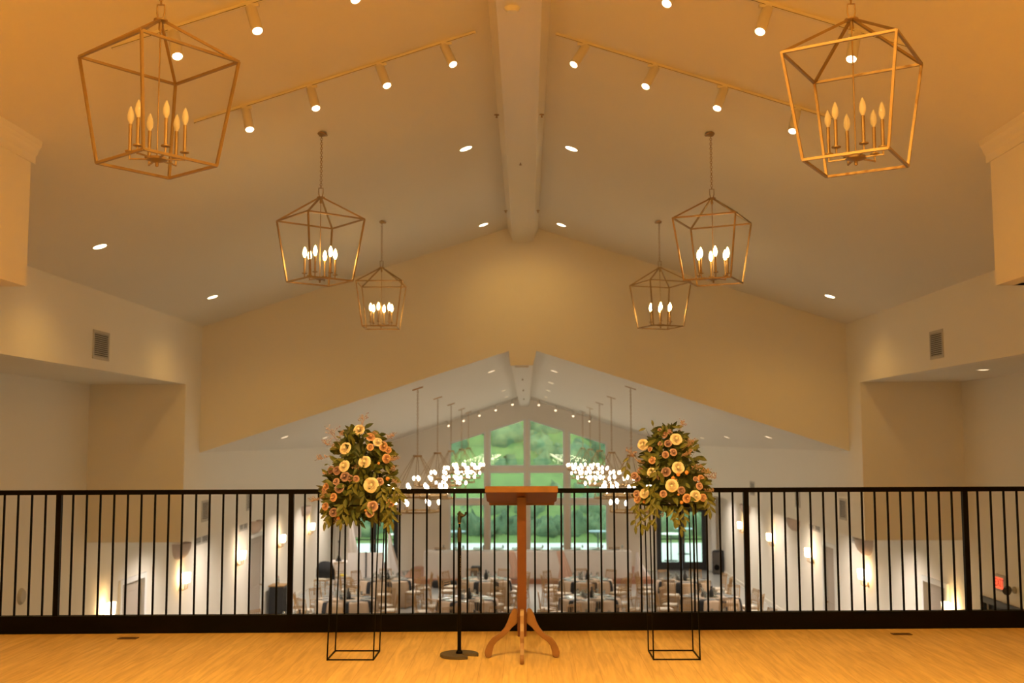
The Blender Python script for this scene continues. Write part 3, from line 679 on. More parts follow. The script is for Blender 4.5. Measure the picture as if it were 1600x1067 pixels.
# ================================================================ track lights
def track(y, x0, x1, heads, lab, zf, target, dim=1.0, far=False, power=None, slope=S1):
    sg = 1 if (x0 + x1) / 2 < XC else -1
    z0_, z1_ = zf(x0), zf(x1); t = thing('track_light', lab, 'track light', (heads[0], y, zf(heads[0]) - .02), group='white track lights across the sloping ceilings')
    o = Vector((heads[0], y, zf(heads[0]) - .02))
    MB().bar(Vector((x0, y, z0_ - .012)) - o, Vector((x1, y, z1_ - .012)) - o, .036, .024, up=(0, 1, 0)).build('rail', M['fixture'], t)
    MB().bar(Vector((x0, y - .001, z0_ - .0245)) - o, Vector((x1, y - .001, z1_ - .0245)) - o, .003, .026, up=(0, 1, 0)).build('rail_slot', M['ventdark'], t)
    for i, hx in enumerate(heads):
        p = Vector((hx, y, zf(hx) - .024)) - o
        if isinstance(target, list): d = Vector((target[i], -.45, -1)).normalized()
        else: d = (Vector(target) - (p + o)).normalized()
        piv = p + Vector((0, 0, -.075))
        h = MB(); h.bar(p, piv, .014); h.box(p + Vector((0, 0, -.012)), (.09, .03, .022)); 
        h.lathe([(.001, -.075), (.036, -.075), (.041, -.065), (.041, .175), (.036, .18), (.036, .162), (.001, .162)], 20, c=piv, R=rotto(d))
        s = h.build('spot_head', M['fixture'], t, True)
        on = not far or i < 5
        MB().lathe([(.001, .166), (.034, .166), (.034, .170), (.001, .171)], 20, c=piv, R=rotto(d)).build('lens', (M['lens_far'] if far else M['lens']), s)
        lamp('spot_lamp', 'SPOT', piv + d * .19, power or P_TRACK, HALL if far else WARM, s, aim=d, size=.03, cone=75, blend=.9)
TG = 0
track(9.45, -2.95, -.44, [-.70, -1.28, -1.90, -2.48], 'white four-spot track light left of the ridge beam, beyond the railing', z1, [.42, .38, .32, .29])
track(9.55, .28, 2.75, [.52, 1.15, 1.77, 2.42], 'white four-spot track light right of the ridge beam, beyond the railing', z1, [-.58, -.50, -.40, -.30])
track(7.57, -2.97, -.44, [-.66, -1.27, -1.96, -2.52], 'white four-spot track light in the upper left, above the nearest lantern', z1, [.46, .42, .36, .30])
track(7.73, .28, 2.80, [.45, 1.10, 1.76, 2.40], 'white four-spot track light in the upper right, above the nearest lantern', z1, [-.50, -.46, -.38, -.30])
track(39.2, -2.6, -.30, [-.50, -1.12, -1.72, -2.3, -2.95 + .1], 'small white track light on the left slope before the gable windows', z2, (-.3, 34, -2), far=True, power=P_FAR * 2)
track(38.9, .18, 2.5, [.45, 1.06, 1.70, 2.3], 'small white track light on the right slope before the gable windows', z2, (.3, 34, -2), far=True, power=P_FAR * 2)

# ================================================================ recessed downlights
def downlight(x, y, zf, lab, s, power, col, group, r=.085, far=False, flat=False):
    z = zf(x) if callable(zf) else zf; t = thing('recessed_downlight', lab, 'downlight', (x, y, z), group=group)
    sg = 0 if flat else (-1 if x > XC else 1); R = Matrix.Rotation(-sg * math.atan(s), 3, 'Y')
    MB().lathe([(r * .86, -.001), (r * .9, -.006), (r * 1.06, -.005), (r * 1.1, .0)], 24, R=R, caps=False).build('trim_ring', M['fixture'], t, True)
    MB().lathe([(.001, -.003), (r * .86, -.003), (r * .86, -.001), (.001, -.001)], 24, R=R).build('lens', M['lens_far'] if far else M['lens'], t)
    lamp('downlight_lamp', 'SPOT', (0, 0, -.03), power, col, t, aim=R @ Vector((0, 0, -1)), size=.06, cone=(95 if far and not flat else 150), blend=1.0)
G1 = 'recessed downlights in the upper ceiling'; G2 = 'recessed downlights in the hall ceiling'
for x, y, lab in ((-4.88, 12.26, 'round ceiling downlight above the left wall vent, nearest the camera at left'), (-4.87, 16.72, 'round ceiling downlight in the low left corner of the upper ceiling'),
                  (-.727, 13.06, 'round downlight left of the ridge beam, the nearer one'), (-.70, 17.85, 'round downlight left of the ridge beam, close to the gable wall'),
                  (.57, 13.14, 'round downlight right of the ridge beam, the nearer one'), (.595, 17.87, 'round downlight right of the ridge beam, close to the gable wall'), (4.76, 16.96, 'round ceiling downlight in the low right corner of the upper ceiling')):
    downlight(x, y, z1, lab, S1, P_DOWN * (3.2 if abs(x) > 3 else 1), WARM, G1)
for i, (x, y) in enumerate(((-.70, 3.5), (.58, 3.5), (-.7, -1), (.58, -1), (-3.2, 1.2), (3.1, 1.2))):  # unseen downlights added so floor bounce brightens the ceiling
    downlight(x, y, z1, 'added unseen fill downlight in the ceiling behind the camera', S1, P_FILL_BACK, WARM, 'added fill downlights behind the camera')
nth = ['nearest', 'second', 'third', 'fourth', 'fifth']
for i, (x, y, on) in enumerate(((-.71, 22.3, 1), (-.65, 31.5, 1), (-.645, 36.26, 1))): downlight(x, y, z2, '%s small downlight left of the hall ridge beam, seen through the gable opening' % nth[i], S2, P_FAR, HALL, G2, far=True)
for i, (x, y, on) in enumerate(((.58, 22.4, 1), (.61, 26.8, 1), (.63, 30.9, 1), (.64, 35.4, 1))): downlight(x, y, z2, '%s small downlight right of the hall ridge beam, seen through the gable opening' % nth[i], S2, P_FAR, HALL, G2, far=True)
for i, (x, y) in enumerate(((-4.8, 21.6), (-4.8, 26.0), (-4.8, 30.4))): downlight(x, y, z2, '%s small downlight low on the left slope of the hall ceiling' % nth[i], S2, P_FAR, HALL, G2, far=True)
for i, (x, y) in enumerate(((4.77, 21.59), (4.74, 25.88), (4.77, 29.72))): downlight(x, y, z2, '%s small downlight low on the right slope of the hall ceiling' % nth[i], S2, P_FAR, HALL, G2, far=True)
downlight(6.25, 14.93, 2.365, 'round downlight in the flat soffit of the right alcove', 0, .8, WARM, G1, flat=True, far=True)

for s_, X_ in ((-1, -6.1), (1, 6.05)):  # hidden downlights added to lift the dark aisle walls
    for i, y in enumerate((20.6, 24.2, 27.8, 31.4, 35.0, 38.6)):
        downlight(X_, y, -.225, 'added fill downlight in the low %s aisle ceiling, out of sight from the balcony' % ('left' if s_ < 0 else 'right'), 0, P_FILL_AISLE, HALL, 'added aisle fill downlights', flat=True, far=True)
# ================================================================ two tier ring chandeliers
def ring_chandelier(x, y, labfn):
    t = thing('ring_chandelier', labfn, 'chandelier', (x, y, 1.13), group='two-tier ring chandeliers in two rows down the hall')
    zc = z2(x) - 1.13; sg = 1 if x < 0 else -1
    MB().bar((-.10, 0, -sg * .10 * S2 + zc - .012), (.10, 0, sg * .10 * S2 + zc - .012), .05, .024).build('canopy', M['bronze'], t)
    c = MB(); chain(c, .02, zc - .02, .045, .0045, .013); c.build('chain', M['bronze'], t)
    MB().lathe([(.04, .02), (.085, .02), (.085, -.015), (.04, -.02)], 16).build('hub', M['bronze'], t, True)
    def ring(r, z, nm):
        f = MB(); n = 32; f.lathe([(r - .012, z - .016), (r + .012, z - .016), (r + .012, z + .016), (r - .012, z + .016), (r - .012, z - .016)], 32, caps=False); return f.build(nm, M['brass'], t)
    ra, rb, za, zb = .535, .40, -.735, -1.02
    ring(ra, za, 'upper_ring'); ring(rb, zb, 'lower_ring')
    for k in range(8):
        q = k * PI / 4 + .2; MB().tube([(.07 * math.cos(q), .07 * math.sin(q), 0), (ra * math.cos(q), ra * math.sin(q), za)], .006, 5).build('arm', M['brass'], t)
    for k in range(4):
        q = k * PI / 2 + .5; MB().tube([(ra * .97 * math.cos(q), ra * .97 * math.sin(q), za), (rb * math.cos(q), rb * math.sin(q), zb)], .005, 5).build('ring_rod', M['bronze'], t)
    for r, z, n, ph in ((ra, za, 10, .13), (rb, zb, 6, .15)):
        for k in range(n):
            q = ph + 2 * PI * k / n; p = Vector((r * math.cos(q), r * math.sin(q), z))
            cd = MB().lathe([(.026, .016), (.026, .026), (.011, .03), (.011, .125), (.001, .125)], 8, c=p).build('candle', M['brass'], t)
            MB().lathe([(.010, .125), (.020, .145), (.027, .170), (.022, .195), (.010, .212), (.001, .216)], 10, c=p).build('bulb', M['bulb_on'], cd, True)
    return t
ysl = [20.35, 24.95, 29.4, 34.2, 38.25]; ysr = [20.26, 24.92, 28.95, 33.3, 37.65]
for sx, nm, X in ((-1, 'left', -2.03), (1, 'right', 1.94)):
    for i, y in enumerate(ysl if sx < 0 else ysr):
        w = ['nearest', 'second nearest', 'third and middle', 'fourth', 'farthest'][i]
        lb = 'two-tier brass ring chandelier, %s of the %s row' % (w, nm)
        if sx < 0 and i == 0: rc0 = ring_chandelier(X, y, lb)
        else: dup(rc0, lb, loc=(X, y, 1.13), rz=rnd.uniform(0, .5))
for t_ in [o for o in bpy.data.objects if o.name.startswith('ring_chandelier') and o.location.x > 0]:
    for ch in t_.children:
        if ch.name.startswith('canopy'): ch.rotation_euler = (0, 0, PI)
    t_.rotation_euler = (0, 0, 0)
for t_ in [o for o in bpy.data.objects if o.name.startswith('ring_chandelier')]: t_.rotation_euler = (0, 0, 0)

# ================================================================ wall lights, bowls, vents
def sconce(X, y, s, lab):
    t = thing('wall_sconce', lab, 'wall sconce', (X, y, -1.42), group='brass twin-shade sconces along the aisle walls')
    MB().lathe([(.001, 0), (.055, 0), (.055, .015), (.001, .02)], 16, c=(0, 0, -.22), R=rotto((s, 0, 0))).build('backplate', M['brass'], t, True)
    for dy in (-.085, .085):
        MB().tube([(s * .015, 0, -.22), (s * .07, dy * .6, -.25), (s * .13, dy, -.22), (s * .14, dy, -.10)], .009, 6).build('arm', M['brass'], t, True)
        sh = MB().lathe([(.045, -.10), (.05, -.09), (.065, .10), (.062, .10), (.047, -.088)], 16, c=(s * .14, dy, 0), caps=False).build('shade', M['shade_on'], t, True)
    return t
for i, y in enumerate((18.77, 22.95, 27.46, 31.99, 36.41)): sconce(XA0, y, 1, 'lit twin-shade wall sconce, %s along the left aisle wall' % nth[i])
for i, y in enumerate((18.7, 23.4, 27.8, 32.2, 36.6)): sconce(XA1, y, -1, 'lit twin-shade wall sconce, %s along the right aisle wall' % nth[i])
def bowl(X, y, s, lab):
    o = MB(); prof = [(.05, -.22), (.17, -.19), (.27, -.11), (.33, .0), (.35, .12), (.33, .12), (.31, 0), (.25, -.09), (.15, -.16), (.001, -.18)]
    vs = []; n = 13
    for r, z in prof:
        for j in range(n):
            q = -PI / 2 + PI * j / (n - 1); vs.append((s * r * .8 * math.cos(q), r * math.sin(q), z))
    o.add(vs, [(i * n + j, i * n + j + 1, (i + 1) * n + j + 1, (i + 1) * n + j) for i in range(len(prof) - 1) for j in range(n - 1)])
    b_ = o.build('plaster_bowl_fitting', M['plaster'], smooth=True, loc=(X, y, -.80)); tag(b_, lab, 'wall light', 'half-round plaster bowls high on the aisle walls')
for i, (y) in enumerate((22.73, 29.0, 35.5)): bowl(XA0, y, 1, 'unlit half-round plaster bowl high on the left aisle wall, %s one' % nth[i])
for i, (y) in enumerate((23.34, 29.43, 35.8)): bowl(XA1, y, -1, 'unlit half-round plaster bowl high on the right aisle wall, %s one' % nth[i])
def vent(X, y0, y1, z0, z1_, s, lab, split=False):
    t = thing('wall_vent', lab, 'air vent', (X, (y0 + y1) / 2, (z0 + z1_) / 2), group='louvred air vents on the side walls'); w, h = (y1 - y0) / 2, (z1_ - z0) / 2
    MB().plate([(-w, -h), (w, -h), (w, h), (-w, h)], [[(-w + .035, -h + .035), (w - .035, -h + .035), (w - .035, h - .035), (-w + .035, h - .035)]], yz(0 if s > 0 else -.012), .012).build('vent_frame', M['vent'], t)
    MB().bb(s * .001, s * .003, -w + .03, w - .03, -h + .03, h - .03).build('vent_recess', M['ventdark'], t)
    l = MB(); n = max(4, int((2 * h - .07) / .024))
    for k in range(n):
        z = -h + .045 + k * (2 * h - .09) / (n - 1); l.box((s * .007, 0, z), (.010, 2 * w - .07, .009), Matrix.Rotation(s * .5, 3, 'Y'))
    if split: l.bb(0, s * .012, -.04, .04, -h + .03, h - .03)
    l.build('louvres', M['vent'], t)
vent(XU0, 14.03, 14.58, 2.50, 2.88, 1, 'louvred vent high on the upper left wall, above the alcove')
vent(XU1, 14.43, 14.90, 2.50, 2.88, -1, 'louvred vent high on the upper right wall, above the alcove')
vent(XU0, 18.78 + .2, 19.4, .02, .39, 1, 'small louvred vent beneath the gable on the left upper wall')
vent(XU1, 19.06, 19.48, .02, .39, -1, 'small louvred vent just beyond the gable on the right upper wall')
vent(XU0, 22.02, 22.44, .02, .39, 1, 'second small louvred vent along the left upper wall of the hall')
vent(XU1, 22.27, 22.66, .04, .40, -1, 'second small louvred vent along the right upper wall of the hall')
vent(XU1, 26.65, 27.2, .06, .40, -1, 'third small louvred vent along the right upper wall of the hall')
vent(XA0, 23.9, 24.9, -.86, -.60, 1, 'wide grey return vent beside the nearest left plaster bowl', True)
vent(XA0, 27.6, 28.4, -.86, -.60, 1, 'wide grey return vent beside the middle left plaster bowl', True)
vent(XA1, 27.1, 28.1, -.86, -.60, -1, 'wide grey return vent beside the middle right plaster bowl', True)
vent(XA1, 23.75, 24.5, -.86, -.60, -1, 'wide grey return vent beside the nearest right plaster bowl', True)
# small ceiling devices
def device(nm, loc, prof, m_, lab, cat, R=None, group=None):
    o = MB().lathe(prof, 16, R=R).build(nm, M[m_], smooth=True, loc=loc); tag(o, lab, cat, group); return o
sp = [(.001, -.045), (.012, -.04), (.02, -.035), (.008, -.03), (.007, -.01), (.035, -.006), (.035, 0), (.001, 0)]
for x, y, lab in ((-.305, 11.4, 'left of the first pair on the ridge beam'), (.178, 11.4, 'right of the first pair on the ridge beam'), (-.3, 16.3, 'left of the second pair on the ridge beam near the gable'), (.19, 16.3, 'right of the second pair on the ridge beam near the gable')):
    device('sprinkler_head', (x, y, 4.905 + (.04 if 0 else 0)), [(a * .8, b_ * .8 - .004) for a, b_ in sp], 'bronze', 'tiny bronze sprinkler head, ' + lab, 'sprinkler', group='sprinkler heads on the beams')
device('sprinkler_head', (-.06, 13.3, 4.875), sp, 'bronze', 'tiny bronze sprinkler head centred on the ridge beam underside', 'sprinkler', group='sprinkler heads on the beams')
device('smoke_detector', (-.10, 8.42, 4.875), [(.001, -.045), (.04, -.042), (.062, -.02), (.07, 0), (.001, 0)], 'white', 'round white smoke detector under the ridge beam at the top edge', 'smoke detector')
for i, y in enumerate((22.5, 27.5, 33.5)): device('sprinkler_head', (-.075, y, 2.698), [(a * 1.5, b_) for a, b_ in sp], 'bronze', 'tiny sprinkler head under the hall ridge beam, %s one' % nth[i], 'sprinkler', group='sprinkler heads on the beams')
device('wall_speaker', (XA0, 15.73, -.78), [(.001, .04), (.09, .04), (.11, .02), (.12, 0), (.001, 0)], 'vent', 'round flush speaker cover low on the near left wall behind the railing', 'speaker', R=rotto((1, 0, 0)))
# exit sign
ex = thing('exit_sign', 'glowing red exit sign on the near right wall behind the railing', 'exit sign', (XA1, 16.84, -.755))
MB().bb(-.045, 0, -.19, .17, -.125, .125).build('sign_housing', M['vent'], ex, bevel=.008)
MB().bb(-.048, -.044, -.13, .135, -.085, .085).build('lit_face', M['exitred'], ex)
tx = bpy.data.curves.new('exit_letters', 'FONT'); tx.body = 'EXIT'; tx.size = .17; tx.align_x = 'CENTER'; tx.align_y = 'CENTER'; tx.extrude = .001; tx.space_character = .95
to = bpy.data.objects.new('exit_letters', tx); COL.objects.link(to)
bpy.context.view_layer.update(); dg = bpy.context.evaluated_depsgraph_get(); me = bpy.data.meshes.new_from_object(to.evaluated_get(dg)); me.materials.clear(); me.materials.append(M['exitdark'])
bpy.data.objects.remove(to); eo = bpy.data.objects.new('exit_letters', me); COL.objects.link(eo); eo.parent = ex
eo.matrix_local = Matrix.Translation((-.049, 0, 0)) @ Matrix(((0, 0, -1, 0), (-1, 0, 0, 0), (0, 1, 0, 0), (0, 0, 0, 1)))
el = thing('emergency_lamp', 'small dark emergency lamp head beside the exit sign', 'emergency lamp', (XA1, 16.40, -.80))
MB().lathe([(.001, 0), (.05, 0), (.05, .03), (.02, .05), (.02, .08), (.001, .08)], 14, R=rotto((-1, 0, 0))).build('mount', M['vent'], el, True)
MB().lathe([(.001, -.05), (.05, -.05), (.06, 0), (.06, .05), (.001, .055)], 14, c=(-.12, 0, 0), R=rotto((-.5, -.7, -.3))).build('lamp_head', M['ventdark'], el, True)
# floor registers
def register(x, y, rz, lab):
    t = thing('floor_register', lab, 'floor vent', (x, y, 0), rz, 'brown floor registers by the railing')
    MB().plate([(-.07, -.035), (.07, -.035), (.07, .035), (-.07, .035)], [[(-.055, -.022), (.055, -.022), (.055, .022), (-.055, .022)]], lambda a, b_, q: (a, b_, .001 + q), .004).build('register_frame', M['regis'], t)
    g_ = MB()
    for k in range(8): g_.bb(-.053 + k * .0145, -.049 + k * .0145, -.023, .023, .001, .004)
    g_.build('register_grille', M['regis'], t)
    MB().bb(-.055, .055, -.022, .022, .0006, .0012).build('register_slots', M['ventdark'], t)
register(-2.90, 8.03, 0, 'small brown floor register at the left, in front of the railing')
register(2.745, 8.18, 0, 'small brown floor register at the right, in front of the railing')

# ================================================================ dining tables in the hall
def chair_mesh():
    t = thing('ballroom_chair', 'x', 'chair', (0, 0, ZF), group='gold ballroom chairs around the round tables')
    # front is -Y (towards the table), seat .45 high
    w, d = .19, .18
    for sx in (-1, 1):
        MB().lathe([(.010, 0), (.016, .05), (.011, .10), (.015, .30), (.015, .44)], 6, c=(sx * w, -d, 0)).build('leg', M['gold'], t)
        MB().tube([(sx * w * .95, d + .05, 0), (sx * w, d, .44), (sx * w * .97, d + .03, .70), (sx * w * .93, d + .07, .93)], [.012, .015, .013, .013], 6).build('leg', M['gold'], t)
    MB().box((0, 0, .445), (.42, .40, .03)).build('seat', M['gold'], t)
    MB().box((0, 0, .48), (.40, .37, .04)).build('cushion', M['ivory'], t, bevel=.012)
    b = MB(); ya = lambda z: d + .0 + max(0, z - .44) * .14
    for z in (.56, .62, .88, .915): b.bar((-w * .95, ya(z), z), (w * .95, ya(z), z), .016, .02)
    for k in range(5):
        x = -w * .62 + k * w * .31; b.bar((x, ya(.62), .62), (x, ya(.88), .88), .010)
    b.build('backrest', M['gold'], t)
    s = MB()
    for z in (.16, .28):
        s.bar((-w, -d, z), (w, -d, z), .012); s.bar((-w, d, z + .02), (w, d, z + .02), .012)
        for sx in (-1, 1): s.bar((sx * w, -d, z), (sx * w, d, z), .012)
    s.build('stretchers', M['gold'], t)
    return t
ch0 = chair_mesh(); chused = [False]
def put_chair(x, y, rz, label, group=None, z=ZF):
    if not chused[0]:
        chused[0] = True; ch0.location = (x, y, z); ch0.rotation_euler = (0, 0, rz); ch0['label'] = label
        if group: ch0['group'] = group
        return ch0
    return dup(ch0, label, group, (x, y, z), rz)
RT = .78
def cloth_me():
    m = MB(); n = 64; vs = []; prof = [(.001, .762), (RT * .5, .762), (RT - .01, .762), (RT + .005, .755), (RT + .02, .72), (RT + .03, .5), (RT + .035, .25), (RT + .04, .02)]
    for i, (r, z) in enumerate(prof):
        for j in range(n):
            q = 2 * PI * j / n; k = max(0, i - 3) / 4; rr = r + k * .045 * math.sin(8 * q + .6) + k * .018 * math.sin(19 * q)
            vs.append((rr * math.cos(q), rr * math.sin(q), z))
    m.add(vs, [(i * n + j, i * n + (j + 1) % n, (i + 1) * n + (j + 1) % n, (i + 1) * n + j) for i in range(len(prof) - 1) for j in range(n)])
    me = m.mesh('tablecloth', M['sand'], True); return me
CLOTH = cloth_me()
def napkin_me():
    m = MB(); pts = [(RT - .30, .766), (RT - .06, .766), (RT + .012, .764), (RT + .036, .72), (RT + .062, .60), (RT + .075, .44)]
    vs = []
    for x, z in pts:
        w = .085 if x < RT else .075
        vs += [(x, -w, z), (x, w, z), (x, w * .9, z + .006), (x, -w * .9, z + .006)]
    m.add(vs, [(i * 4 + a, i * 4 + (a + 1) % 4, i * 4 + 4 + (a + 1) % 4, i * 4 + 4 + a) for i in range(len(pts) - 1) for a in range(4)] + [(0, 1, 2, 3), (20, 21, 22, 23)])
    return m.mesh('napkin', M['napkin'])
NAP = napkin_me()
PLT = MB().lathe([(.001, .0), (.10, .0), (.145, .012), (.15, .016), (.14, .018), (.09, .006), (.001, .006)], 20).mesh('charger_plate', M['plate'], True)
GLS = MB().lathe([(.03, 0), (.03, .004), (.004, .008), (.004, .08), (.02, .10), (.034, .14), (.030, .20), (.028, .20), (.031, .14), (.001, .095)], 12).mesh('water_goblet', M['cglass'], True)
dirs = [('far side', 90), ('far right side', 45), ('right side', 0), ('near right side', -45), ('near side', -90), ('near left side', -135), ('left side', 180), ('far left side', 135)]
cols = ['leftmost', 'inner left', 'inner right', 'rightmost']; rws = ['middle row', 'back row', 'front row']
tabs = [[(-4.72, 28.9), (-1.56, 28.9), (1.65, 29.1), (4.80, 29.2)], [(-4.20, 32.9), (-1.27, 32.9), (1.74, 32.8), (4.60, 32.6)], [(-5.25, 25.3), (-1.25, 25.2), (1.54, 25.5), (4.55, 25.6)]]
for r, row in enumerate(tabs):
    for c, (x, y) in enumerate(row):
        tn = '%s table, %s' % (cols[c], rws[r])
        t = thing('round_table', 'round banquet table under sand cloth, %s' % tn, 'table', (x, y, ZF), group='round banquet tables')
        MB().lathe([(.001, .73), (RT - .01, .73), (RT - .01, .757), (.001, .757)], 24).build('tabletop', M['oakleg'], t)
        MB().lathe([(.30, 0), (.30, .03), (.05, .06), (.05, .73)], 12).build('pedestal', M['blackp'], t)
        def put(nm, me, loc, rz, lab, cat, grp):
            o = bpy.data.objects.new(nm, me); COL.objects.link(o); o.location = loc; o.rotation_euler = (0, 0, rz); tag(o, lab, cat, grp); return o
        put('tablecloth', CLOTH, (x, y, ZF), rnd.uniform(0, 1), 'sand coloured floor-length cloth on the %s' % tn, 'tablecloth', 'sand tablecloths')
        for dn_, a in dirs:
            off = rnd.uniform(-4, 4) + 11 * (c % 2) + 8 * r; q = math.radians(a + off)
            cr = RT + .30 + rnd.uniform(0, .12)
            put_chair(x + cr * math.cos(q), y + cr * math.sin(q), q - PI / 2 + rnd.uniform(-.08, .08), 'gold chair at the %s of the %s' % (dn_, tn), 'gold ballroom chairs around the round tables')
            put('napkin', NAP, (x, y, ZF), q + .16, 'black napkin hanging off the %s of the %s' % (dn_, tn), 'napkin', 'black napkins on the round tables')
            qq = q - .28; put('charger_plate', PLT, (x + .54 * math.cos(qq), y + .54 * math.sin(qq), ZF + .763), 0, 'silver charger plate at the %s of the %s' % (dn_, tn), 'plate', 'charger plates')
            qq = q + .14; put('water_goblet', GLS, (x + .38 * math.cos(qq), y + .38 * math.sin(qq), ZF + .763), 0, 'clear goblet at the %s of the %s' % (dn_, tn), 'glass', 'clear goblets')
        cp = thing('centrepiece', 'dark bottle vase with low greenery in the middle of the %s' % tn, 'centrepiece', (x + .05, y - .02, ZF + .763), group='table centrepieces')
        MB().lathe([(.045, 0), (.06, .03), (.062, .12), (.05, .17), (.022, .21), (.022, .28), (.026, .285), (.001, .285)], 14).build('vase', M['blackp'], cp, True)
        gm = MB()
        for k in range(26):
            q = rnd.uniform(0, 6.28); leaf(gm, (.06 * math.cos(q), .06 * math.sin(q), .008), (math.cos(q), math.sin(q), .25), (0, 0, 1), .13, .04)
        gm.build('greenery', M['leafd'], cp)
        for k, (dx, dy, h) in enumerate(((-.17, .06, .20), (-.12, -.13, .14))):
            ca = thing('candle_cylinder', '%s glass candle cylinder beside the vase on the %s' % (('taller', 'shorter')[k], tn), 'candle holder', (x + dx, y + dy, ZF + .763), group='glass candle cylinders')
            MB().lathe([(.045, 0), (.045, h), (.041, h), (.041, .005), (.001, .005)], 14).build('glass_cylinder', M['cglass'], ca, True)
            MB().lathe([(.032, .006), (.032, h * .6), (.001, h * .6)], 12).build('candle', M['wax'], ca, True)

# head table on the stage
ZS = ZF + .15
ht = MB(); n = 90; x0, x1 = -3.55, 3.60
prf = [(.38, .905), (-.36, .905), (-.385, .895), (-.395, .85), (-.40, .4), (-.41, .01)]
vs = []
for i, (y, z) in enumerate(prf):
    for j in range(n): 
        k = max(0, i - 3) / 2; vs.append((x0 + (x1 - x0) * j / (n - 1) + 0, y - k * (.018 * math.sin(j * .9) + .014 * math.sin(j * .37)), z))
ht.add(vs, [(i * n + j, i * n + j + 1, (i + 1) * n + j + 1, (i + 1) * n + j) for i in range(len(prf) - 1) for j in range(n - 1)])
for x in (x0, x1): ht.add([(x, .38, .905), (x, -.385, .895), (x, -.41, .01), (x, .38, .01)], [(0, 1, 2, 3)])
tb = thing('head_table', 'long head table on the stage in front of the tall windows', 'table', (0, 38.35, ZS))
MB().bb(x0 + .02, x1 - .02, -.36, .37, .87, .902).build('tabletop', M['oakleg'], tb)
for xx in (x0 + .2, -1.2, 1.2, x1 - .2): MB().bb(xx - .02, xx + .02, -.28, .28, 0, .87).build('leg', M['blackp'], tb)
o = ht.build('tablecloth', M['wcloth'], smooth=True, loc=(0, 38.35, ZS)); tag(o, 'long white cloth covering the head table on the stage', 'tablecloth')
dr_ = MB(); pts = []
n = 18; vs = []
for i, (z, w) in enumerate(((.915, .10), (.915, .12), (.89, .13), (.4, .16), (.02, .28))):
    yy = (-.1, -.37, -.415, -.435, -.46)[i]
    for j in range(n): vs.append((w * (j / (n - 1) * 2 - 1) + (.05 * i if i > 2 else 0), yy - .015 * math.sin(j * 1.6), z))
dr_.add(vs, [(i * n + j, i * n + j + 1, (i + 1) * n + j + 1, (i + 1) * n + j) for i in range(4) for j in range(n - 1)])
for k, (x, lb) in enumerate(((-.55, 'left'), (1.15, 'right'))):
    o = dr_.build('cloth_runner', M['peachcloth'] if 'peachcloth' in M else mat('blush_cloth', (.72, .50, .40), .8), smooth=True, loc=(x, 38.35, ZS)); tag(o, 'blush cloth runner spilling down the front of the head table, %s one' % lb, 'table runner', 'blush runners on the head table')
for i in range(10):
    x = -3.1 + i * .69; put_chair(x, 39.05, 0, 'gold ballroom chair behind the head table, %s from the left' % ['first', 'second', 'third', 'fourth', 'fifth', 'sixth', 'seventh', 'eighth', 'ninth', 'tenth'][i], 'gold chairs behind the head table', ZS)
    o = bpy.data.objects.new('charger_plate', PLT); COL.objects.link(o); o.location = (x, 38.55, ZS + .907); tag(o, 'silver charger plate on the head table, %s from the left' % ['first', 'second', 'third', 'fourth', 'fifth', 'sixth', 'seventh', 'eighth', 'ninth', 'tenth'][i], 'plate', 'plates on the head table')
    o = bpy.data.objects.new('water_goblet', GLS); COL.objects.link(o); o.location = (x + .2, 38.3, ZS + .907); tag(o, 'clear goblet on the head table, %s from the left' % ['first', 'second', 'third', 'fourth', 'fifth', 'sixth', 'seventh', 'eighth', 'ninth', 'tenth'][i], 'glass', 'goblets on the head table')
# ---- loose things at the hall sides
def speaker(x, y, z, w, d, h, lab, rz=0, dome=False):
    t = thing('loudspeaker', lab, 'speaker', (x, y, z), rz)
    b = MB().bb(-w / 2, w / 2, -d / 2, d / 2, 0, h)
    b.build('cabinet', M['blackp'], t, bevel=.03)
    MB().bb(-w / 2 + .03, w / 2 - .03, -d / 2 - .008, -d / 2, .05, h - .05).build('grille', M['ventdark'], t, bevel=.003)
    MB().lathe([(.001, 0), (w * .3, 0), (w * .28, .015), (.001, .03)], 14, c=(0, -d / 2 - .006, h * .3), R=rotto((0, -1, 0))).build('woofer', M['black'], t)
speaker(6.98, 40.4, ZF, .36, .36, .85, 'black loudspeaker on the floor in the far right corner beside the french doors', -.4)
speaker(-1.72, 37.2, ZF, .34, .36, .66, 'black loudspeaker on the floor before the left half of the head table')
tag(MB().bb(-.42, .42, -.2, .2, 0, .22).build('stage_monitor', M['blackp'], bevel=.04, loc=(-2.75, 36.9, ZF)), 'black wedge monitor lying on the floor left of the stage front', 'monitor speaker')
cb = thing('black_cabinet', 'tall narrow black cabinet standing against the left aisle wall', 'cabinet', (-6.95, 30.8, ZF))
MB().bb(-.2, .2, -.25, .25, 0, .86).build('cabinet_body', M['blackp'], cb, bevel=.01)
MB().bb(-.22, .22, -.27, .27, .86, .89).build('cabinet_top', M['bronze'], cb, bevel=.005)
MB().bb(.195, .205, -.22, .22, .08, .80).build('cabinet_door', M['black'], cb)
bt = thing('bottle', 'small pale bottle on top of the black cabinet', 'bottle', (-6.95, 30.8, ZF + .89))
MB().lathe([(.03, 0), (.03, .13), (.012, .17), (.012, .22), (.001, .22)], 12).build('bottle_body', M['cglass'], bt, True)
MB().lathe([(.014, .20), (.014, .235), (.001, .235)], 10).build('bottle_cap', mat('pink_cap', (.6, .3, .28), .5), bt)
put_chair(-6.55, 35.3, -.3, 'gold ballroom chair against the left wall carrying the black coat', 'gold chairs by the left wall')
ct = MB(); n = 9; vs = []
pf = [(.06, .50), (.08, .80), (.15, .97), (.22, 1.02), (.28, .96), (.33, .72), (.34, .42)]
